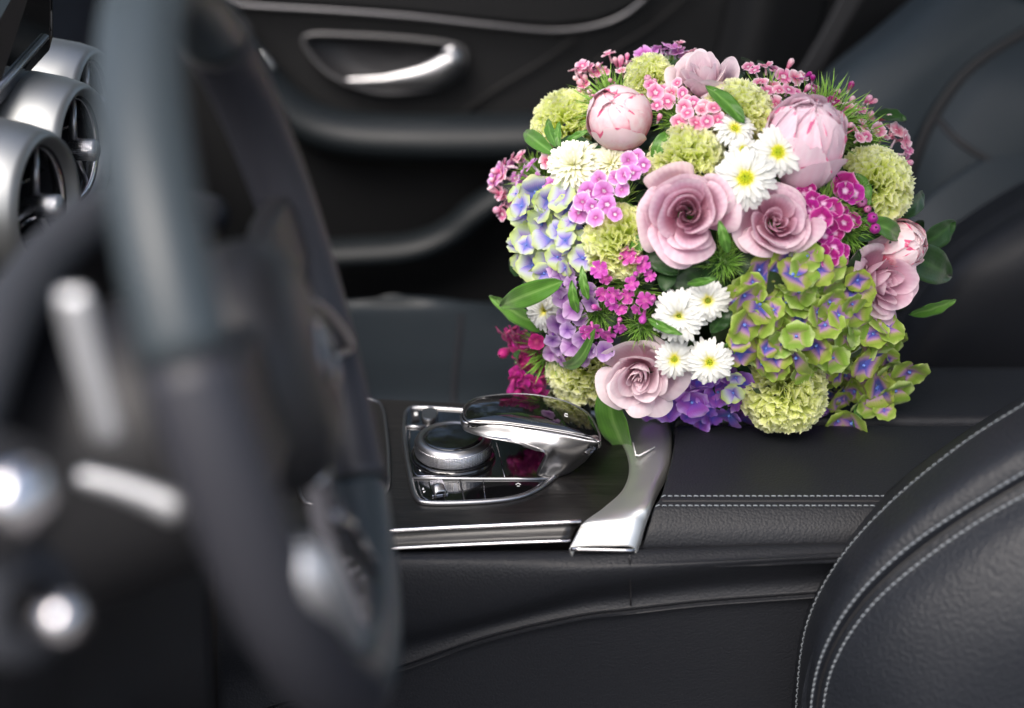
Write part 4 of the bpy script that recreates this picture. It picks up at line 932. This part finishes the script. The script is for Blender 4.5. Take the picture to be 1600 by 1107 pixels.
def cluster(name, kind, pts, rp, base_px, base_r, push=.004, face=.25, jitter=.5, buds=(), label=None, lift_=0.0, sprigpush=-.008):
    """one flower head: green bracts with florets standing on them"""
    p, n = onball(base_px[0], base_px[1], sprigpush); s = pxr(p, base_r)
    o = adopt(name, BRI[int(base_px[0]) % 3], bq_); inv = setxf(o, p - bq_.location, n * .8 + TOCAM(p) * .2, s, base_px[0]).inverted()
    if label: o['label'] = label
    for k, (x, y) in enumerate(list(pts) + list(buds)):
        q, nn_ = onball(x, y, push + random.uniform(-.003, .004)); d = nn_ * (1 - face) + TOCAM(q) * face + Vector([random.uniform(-jitter, jitter) for _ in range(3)]); rr = pxr(q, rp) * random.uniform(.75, 1.2)
        isb = k >= len(pts); c = adopt('bud' if isb else 'floret', BD[kind] if isb else FL[kind][k % 5], o)
        m3 = frame(d, random.uniform(0, 6)); wm = Matrix.Translation(q - bq_.location) @ m3.to_4x4() @ Matrix.Diagonal((rr, rr, rr, 1)); c.matrix_basis = inv @ wm
    return o
def scatter(poly, mind, seed, n=400):
    rng = random.Random(seed); xs = [p[0] for p in poly]; ys = [p[1] for p in poly]; out = []
    for _ in range(n * 6):
        x, y = rng.uniform(min(xs), max(xs)), rng.uniform(min(ys), max(ys)); ins = False
        for i in range(len(poly)):
            (x1, y1), (x2, y2) = poly[i], poly[i - 1]
            if (y1 > y) != (y2 > y) and x < (x2 - x1) * (y - y1) / (y2 - y1) + x1: ins = not ins
        if ins and all((x - a) ** 2 + (y - b) ** 2 > mind * mind for a, b in out): out.append((x, y))
    return out
cluster('sweet_william', 'lilac', [(946, 288), (968, 284), (930, 306), (955, 306), (978, 302), (938, 328), (960, 326), (925, 322), (985, 284), (915, 336), (945, 345), (972, 340)] + [(990, 262), (1010, 265), (1000, 252), (996, 280)], 17, (955, 310), 40, .010, .5, .3, label='bright lilac pink flower head with ringed eyes')
cluster('sweet_william', 'lilac', [(805, 262), (822, 255), (838, 262), (828, 278), (812, 282), (845, 280), (820, 296), (838, 296), (792, 268), (786, 285)], 15, (825, 275), 34, .004, .2, .4)
cluster('sweet_william', 'pink', [(780, 290), (788, 305), (794, 322), (800, 338), (786, 276), (803, 310)], 13, (800, 305), 30, .004, .2, .5, buds=[(778, 300), (790, 332)])
cluster('sweet_william', 'pink', [(978, 128), (960, 105), (940, 112)], 12, (945, 148), 46, .006, .2, .4, buds=[(918, 135), (926, 142), (934, 128), (928, 155), (942, 120), (962, 140), (966, 152), (958, 160), (918, 148), (935, 175), (975, 110), (985, 104)], label='green bristly flower head with small white pink buds')
cluster('sweet_william', 'lilac', [(1018, 88), (1034, 82), (1050, 80), (1062, 86), (1040, 94), (1056, 96), (1072, 92), (1024, 98), (1008, 96)], 15, (1040, 96), 34, .004, .15, .4)
cluster('sweet_william', 'pink', [(1035, 145), (1050, 152), (1060, 140), (1045, 165), (1068, 158), (1028, 160), (1030, 180), (1022, 150), (1075, 168)], 13, (1048, 162), 36, .006, .35, .4, buds=[(1016, 135), (1026, 138), (1032, 192)])
cluster('sweet_william', 'pink', [(1070, 180), (1084, 172), (1100, 178), (1114, 186), (1076, 195), (1096, 190), (1088, 205), (1104, 204), (1062, 200), (1120, 200)], 15, (1090, 192), 36, .008, .4, .35)
cluster('sweet_william', 'pink', [(1178, 118), (1194, 112), (1210, 116), (1188, 130), (1206, 132), (1222, 126), (1236, 134), (1216, 146), (1198, 144), (1228, 150), (1244, 146), (1212, 165)], 14, (1210, 135), 40, .002, .2, .4, buds=[(1230, 112), (1255, 150)])
cluster('sweet_william', 'magenta', [(1268, 142), (1296, 168), (1300, 158), (1240, 135)], 12, (1285, 165), 46, .004, .15, .4, buds=[(1262, 138), (1318, 150), (1290, 178), (1255, 132)])
cluster('sweet_william', 'pink', [(1320, 178), (1334, 182), (1316, 195)], 14, (1335, 190), 46, .004, .15, .4, buds=[(1345, 168), (1352, 172), (1372, 195)], label='green flower head with scattered pink florets, upper right')
cluster('sweet_william', 'pink', [(1324, 212), (1342, 206), (1346, 220), (1362, 212), (1376, 216), (1392, 212), (1400, 226), (1410, 238), (1404, 248), (1388, 226), (1330, 226)], 14, (1362, 225), 36, .004, .2, .4, buds=[(1412, 258), (1318, 205)])
cluster('sweet_william', 'magenta', [(1314, 292), (1308, 304), (1322, 308)], 20, (1322, 325), 52, .006, .55, .2, buds=[(1338, 318), (1345, 345), (1304, 335), (1350, 360)])
cluster('sweet_william', 'magenta', [(1262, 330), (1278, 322), (1290, 330), (1270, 345), (1286, 350), (1303, 352), (1280, 370), (1296, 366), (1272, 392), (1290, 388), (1282, 402), (1302, 392), (1262, 316)], 17, (1285, 360), 46, .008, .5, .3, label='vivid magenta flower head with white petal edges')
cluster('sweet_william', 'orchid', [(988, 400), (1000, 404), (1010, 412), (948, 418), (955, 432), (945, 425), (968, 455), (985, 460), (962, 470), (1012, 465), (1000, 478), (992, 440), (1018, 430), (950, 455), (975, 480), (940, 505), (960, 512), (975, 505), (928, 510)], 14, (980, 450), 50, .008, .4, .5, buds=[(1008, 492), (1025, 460), (975, 492), (940, 475), (1000, 425)], label='loose orchid pink flower head with narrow florets')
cluster('sweet_william', 'wine', [(808, 512), (822, 515), (836, 520), (848, 528), (815, 526), (832, 535), (846, 545), (858, 520)] + [(832, 556), (845, 562), (838, 575), (852, 580), (862, 592), (826, 570), (848, 600), (835, 595), (820, 580), (865, 575), (856, 608), (842, 535), (852, 555), (828, 545), (846, 588), (822, 528)], 18, (840, 560), 46, .010, .4, .5, buds=[(824, 600), (818, 590), (812, 536)], label='deep wine red flower head at the lower left edge')
cluster('hydrangea_sprig', 'violet_pale', [(885, 445), (905, 440), (890, 462), (905, 478), (888, 490), (912, 495), (898, 508), (870, 545), (878, 520), (905, 530), (925, 540), (915, 555), (935, 535), (950, 540), (890, 550), (920, 520)], 18, (905, 500), 40, .006, .4, .4, buds=[(878, 532), (920, 545), (936, 545)])

cluster('sweet_william', 'pink', [(792, 262), (802, 250), (815, 246), (783, 275), (850, 246), (862, 258)], 13, (812, 262), 34, .002, .2, .5, buds=[(776, 268), (774, 284)])
cluster('sweet_william', 'lilac', [(812, 305), (800, 318), (846, 300), (860, 288), (826, 312)], 15, (828, 305), 34, .0, .3, .4)
cluster('sweet_william', 'pink', [(906, 122), (914, 110), (926, 118), (938, 128), (950, 120), (922, 148), (936, 158), (950, 168)], 12, (928, 150), 52, .004, .2, .4, buds=[(905, 130), (912, 150), (968, 112)])
cluster('sweet_william', 'violet_pale', [(868, 420), (880, 430), (892, 425), (930, 470), (918, 455), (875, 505), (868, 520), (880, 535)], 17, (890, 460), 36, .002, .4, .5)
cluster('sweet_william', 'pink', [(1170, 100), (1250, 128), (1262, 156), (1275, 180), (1298, 190), (1286, 205), (1306, 178), (1340, 196), (1356, 188), (1386, 204)], 12, (1290, 180), 66, .0, .2, .5, buds=[(1276, 140), (1306, 148), (1330, 160), (1360, 180), (1398, 208), (1310, 215)])
cluster('sweet_william', 'pink', [(985, 108), (996, 96), (1078, 78), (1062, 74), (1140, 92)], 12, (1050, 100), 44, .0, .2, .4, buds=[(1090, 82)])
cluster('sweet_william', 'magenta', [(1254, 305), (1262, 298), (1315, 330), (1330, 345), (1262, 372), (1308, 405)], 14, (1290, 340), 60, .004, .4, .5, buds=[(1345, 330), (1352, 352)])
cluster('sweet_william', 'wine', [(812, 548), (820, 560), (872, 610), (842, 612), (804, 522)], 15, (836, 570), 50, -.004, .25, .5)
# ---- spiky green seed heads
for (px, py, rp) in ((1130, 408, 34), (1000, 512, 32), (930, 492, 28), (1310, 320, 40), (1140, 378, 18), (950, 150, 52), (1300, 175, 60), (1345, 205, 44), (1060, 180, 34), (1330, 360, 36), (845, 300, 30)):
    o = whole('spiky_green_head', SPK, px, py, rp, -.002, .5, px)

# ---- hydrangea heads: four-sepal florets
def floret4(seed, m):
    rng = random.Random(seed); V = []; F = []; pv = []; pu = []; 
    for k in range(4):
        th = k * PI / 2 + rng.uniform(-.12, .12); e = rng.uniform(.0, .5); sz = rng.uniform(.8, 1.08); rad = Vector((math.cos(th), math.sin(th), 0)); tan = Vector((-math.sin(th), math.cos(th), 0)); tw = rng.uniform(-.2, .2); fold = rng.uniform(.02, .22)
        def fn(u, v):
            w = sz * .60 * math.sin(min(1, .12 + .88 * v) * PI * .80) ** .75 * (1 if v < .97 else .55); l = sz * (.03 + .97 * v) * (1 - .12 * u * u * v); e2 = e * (1 - .9 * v * v)
            return rad * (l * math.cos(e)) + tan * (u * w) + Vector((0, 0, l * math.sin(e2 + .15) + fold * u * u * w + tw * u * w + .035 * (k % 2) + .03 * math.sin(5 * u + seed) * v))
        gridmesh(fn, 6, 6, V, F, pv, pu)
    return mk('floret', V, F, m, pv, pu)
HY = {k: [floret4(s + 3, M[k]) for s in range(5)] for k in ('hyd_green', 'hyd_pale', 'hyd_purple')}
bead = mk('bead', *(lambda: ([(.09 * math.cos(a) * math.cos(b), .09 * math.sin(a) * math.cos(b), .10 + .09 * math.sin(b)) for b in (-.6, .1, .8, 1.4) for a in [k * PI / 3 for k in range(6)]], [(i * 6 + k, i * 6 + (k + 1) % 6, i * 6 + 6 + (k + 1) % 6, i * 6 + 6 + k) for i in range(3) for k in range(6)], M['bead'], [.0] * 24))())
# bead is welded into each floret mesh so that a floret stays one piece
for k in HY:
    for me in HY[k]:
        bm = bmesh.new(); bm.from_mesh(me); nf = len(bm.faces); bm.from_mesh(bead); bm.faces.ensure_lookup_table()
        for f in bm.faces[nf:]: f.material_index = 1; f.smooth = True
        bm.to_mesh(me); bm.free(); me.materials.append(M['bead'])
def hydrangea(kind, pts, rp, centre, cr_, push=.004, depth=.008, face=.3, jitter=.55, label=None, dome=.0):
    p, n = onball(centre[0], centre[1], -.02); s = pxr(p, cr_); o = adopt('hydrangea', BRI[0], bq_); inv = setxf(o, p - bq_.location, n, s, 1.0).inverted()
    if label: o['label'] = label
    for k, (x, y) in enumerate(pts):
        q, nn_ = onball(x, y, push + random.uniform(-depth, depth)); d = nn_ * (1 - face) + TOCAM(q) * face + Vector([random.uniform(-jitter, jitter) for _ in range(3)]); rr = pxr(q, rp) * random.uniform(.62, 1.25)
        c = adopt('floret', HY[kind][k % 5], o); c.matrix_basis = inv @ (Matrix.Translation(q - bq_.location) @ frame(d, random.uniform(0, 6)).to_4x4() @ Matrix.Diagonal((rr, rr, rr, 1)))
    return o
gpoly = [(1150, 450), (1185, 425), (1205, 405), (1250, 395), (1310, 408), (1335, 440), (1345, 480), (1390, 500), (1412, 520), (1415, 560), (1402, 585), (1380, 615), (1345, 645), (1330, 640), (1295, 655), (1300, 610), (1280, 575), (1190, 570), (1160, 560), (1140, 510)]
hydrangea('hyd_green', scatter(gpoly, 17, 4), 31, (1280, 520), 70, .002, .010, .6, .6, label='large lime green hydrangea head with violet blue floret centres')
ppoly = [(812, 330), (830, 300), (870, 300), (900, 315), (915, 350), (925, 400), (900, 430), (850, 440), (818, 435), (808, 400)]
hydrangea('hyd_green', scatter(gpoly, 24, 14), 27, (1270, 515), 60, -.008, .003, .6, .5, label='lower layer of the green hydrangea florets')
hydrangea('hyd_pale', scatter(ppoly, 22, 18), 26, (855, 372), 50, -.007, .003, .6, .5, label='lower layer of the pale hydrangea florets')
hydrangea('hyd_pale', scatter(ppoly, 16, 8), 27, (858, 370), 60, .002, .008, .6, .5, label='pale hydrangea head fading from blue lilac to yellow green')
upoly = [(1005, 625), (1050, 625), (1075, 600), (1120, 592), (1150, 600), (1168, 640), (1180, 668), (1120, 676), (1060, 665), (1015, 660)]
hydrangea('hyd_purple', scatter(upoly, 17, 5) + [(1275, 650), (1288, 658)], 28, (1090, 640), 50, -.006, .006, .35, .5, label='violet hydrangea florets along the bottom edge')
hydrangea('hyd_pale', [(1150, 590), (1145, 610), (1240, 402)], 18, (1150, 600), 18, .0, .003, .3, .4)

# ---- leaves
def leaf(b, t, wpx, m, pb=0.0, pt=0.0, arch=.12, side=0.0, curl=.25, name='leaf', roll=0.0):
    pa, na = onball(b[0], b[1], pb); pt_, n2 = onball(t[0], t[1], pt); n = ((na + n2) * .5 + TOCAM(pa) * .6).normalized(); n.rotate(Matrix.Rotation(roll, 3, (pt_ - pa).normalized()))
    d = pt_ - pa; ln = d.length; s = n.cross(d).normalized(); w_ = pxr(pa, wpx) * .5; o = adopt(name, None or bpy.data.meshes.new('leaf'), None); V = []; F = []; pv = []; pu = []; base_ = pa
    def fn(u, v):
        ww = w_ * (math.sin(PI * min(1, v ** .8)) ** .75 if 0 < v < 1 else .0) + .0003
        return pa + d * v + n * (arch * ln * math.sin(PI * v) + curl * w_ * (u * u - .3) * 1.0 + .0006 * math.sin(18 * v + 4 * abs(u))) + s * (u * ww + side * ln * math.sin(PI * v)) - bq_.location
    gridmesh(fn, 8, 14, V, F, pv, pu, lambda u, v: .25 + .35 * v + .45 * math.exp(-(u / .07) ** 2))
    me = mk('leaf', V, F, m, pv, pu); bpy.data.objects.remove(o); o = adopt(name, me, bq_); solid(o, .0003); return o
LD = M['leaf_dark']; LG = M['leaf']
for b, t, wd, m, k in [((905, 432), (828, 462), 36, LG, {'arch': .14, 'pb': .018, 'pt': .024}), ((858, 515), (766, 462), 34, LG, {'arch': .05}), ((950, 595), (990, 690), 52, LG, {'arch': .10, 'pb': .004, 'pt': .010}),
    ((1400, 395), (1484, 432), 58, LD, {}), ((1420, 492), (1492, 468), 26, LG, {'arch': .08}), ((1430, 388), (1490, 346), 40, LD, {}), ((1405, 340), (1440, 300), 26, LD, {}), ((1365, 180), (1415, 190), 30, LD, {}),
    ((1158, 210), (1102, 150), 26, LG, {'pb': .012, 'pt': .008}), ((878, 250), (842, 222), 24, LG, {'pb': .008, 'pt': .012}), ((882, 240), (876, 204), 16, LG, {'pb': .008, 'pt': .012}), ((886, 240), (892, 208), 12, LG, {'pb': .008, 'pt': .012}), ((890, 236), (930, 212), 12, LG, {'pb': .006, 'pt': .006}),
    ((1020, 262), (1074, 208), 22, LG, {'arch': .28, 'side': .16}), ((1395, 372), (1330, 345), 30, LG, {'pb': .006, 'pt': .01}), ((1340, 375), (1385, 350), 20, LD, {}), ((1010, 372), (1060, 430), 50, LD, {'pb': -.004}), ((1040, 395), (1120, 470), 70, LD, {'pb': -.012, 'pt': -.01}), ((1150, 400), (1240, 440), 60, LD, {'pb': -.012, 'pt': -.012}),
    ((1020, 362), (985, 400), 24, LG, {'pb': .0, 'pt': .006}), ((935, 460), (926, 412), 14, LG, {'pb': .014, 'pt': .014}), ((918, 480), (912, 432), 16, LG, {'pb': .012, 'pt': .014}), ((945, 500), (870, 555), 18, LG, {'pb': .014, 'pt': .006, 'side': .12}), ((1018, 490), (1070, 505), 14, LG, {'pb': .010, 'pt': .018}), ((1075, 440), (1118, 428), 12, LG, {'pb': .01, 'pt': .02}),
    ((1330, 270), (1350, 330), 34, LG, {'pb': .0, 'pt': .002}), ((1135, 395), (1120, 350), 16, LG, {'pb': .01, 'pt': .02}), ((870, 560), (850, 520), 30, LG, {'pb': .0, 'pt': .004}), ((815, 530), (808, 570), 14, LD, {}), ((880, 600), (930, 640), 34, LD, {'pb': -.01}), ((1140, 480), (1110, 520), 30, LD, {'pb': .0}), ((1125, 560), (1150, 530), 22, LG, {}), ((1320, 430), (1350, 460), 26, LD, {}), ((1330, 660), (1338, 630), 20, LG, {'pb': .004})]:
    leaf(b, t, wd, m, **k)
# under-foliage that closes the dome behind the flowers, and the bound stems
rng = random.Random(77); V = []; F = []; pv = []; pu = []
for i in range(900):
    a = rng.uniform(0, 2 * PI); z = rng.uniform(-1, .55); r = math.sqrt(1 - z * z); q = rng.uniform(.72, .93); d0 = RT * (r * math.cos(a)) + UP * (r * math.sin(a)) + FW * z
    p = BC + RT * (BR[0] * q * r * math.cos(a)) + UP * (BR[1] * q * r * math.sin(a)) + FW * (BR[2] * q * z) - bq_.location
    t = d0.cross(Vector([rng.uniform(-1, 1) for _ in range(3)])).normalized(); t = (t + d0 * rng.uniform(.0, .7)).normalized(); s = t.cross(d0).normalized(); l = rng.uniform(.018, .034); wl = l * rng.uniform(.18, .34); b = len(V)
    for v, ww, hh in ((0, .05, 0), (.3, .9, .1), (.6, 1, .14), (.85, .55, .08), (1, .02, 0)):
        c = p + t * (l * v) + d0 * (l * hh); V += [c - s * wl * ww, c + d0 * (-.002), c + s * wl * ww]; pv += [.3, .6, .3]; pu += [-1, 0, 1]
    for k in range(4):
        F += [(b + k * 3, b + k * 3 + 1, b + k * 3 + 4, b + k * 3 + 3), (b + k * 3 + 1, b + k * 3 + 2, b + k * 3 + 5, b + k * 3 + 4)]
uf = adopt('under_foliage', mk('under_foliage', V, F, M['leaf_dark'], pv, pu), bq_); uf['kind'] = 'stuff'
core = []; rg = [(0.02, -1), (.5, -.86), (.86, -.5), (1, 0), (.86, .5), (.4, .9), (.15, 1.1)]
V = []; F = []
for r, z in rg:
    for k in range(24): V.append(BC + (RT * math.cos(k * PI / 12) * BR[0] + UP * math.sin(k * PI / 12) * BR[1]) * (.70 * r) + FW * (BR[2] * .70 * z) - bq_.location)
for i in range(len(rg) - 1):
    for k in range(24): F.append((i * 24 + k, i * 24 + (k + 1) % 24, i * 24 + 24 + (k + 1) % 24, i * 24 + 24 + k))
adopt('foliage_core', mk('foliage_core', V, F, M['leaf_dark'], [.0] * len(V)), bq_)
for k in range(14):
    a = k * 2.4; rr = .004 * math.sqrt(k); off = RT * (rr * math.cos(a)) + UP * (rr * math.sin(a)); s0 = BC + FW * .06 + off * 2; s1 = BC + FW * .16 + off + UP * .01; s2 = BC + FW * .23 + off * 1.8 + UP * .02
    tube('stem', [p - bq_.location for p in curve([s0, s1, s2], 6)], .0018, M['stem'], bq_, seg=6)
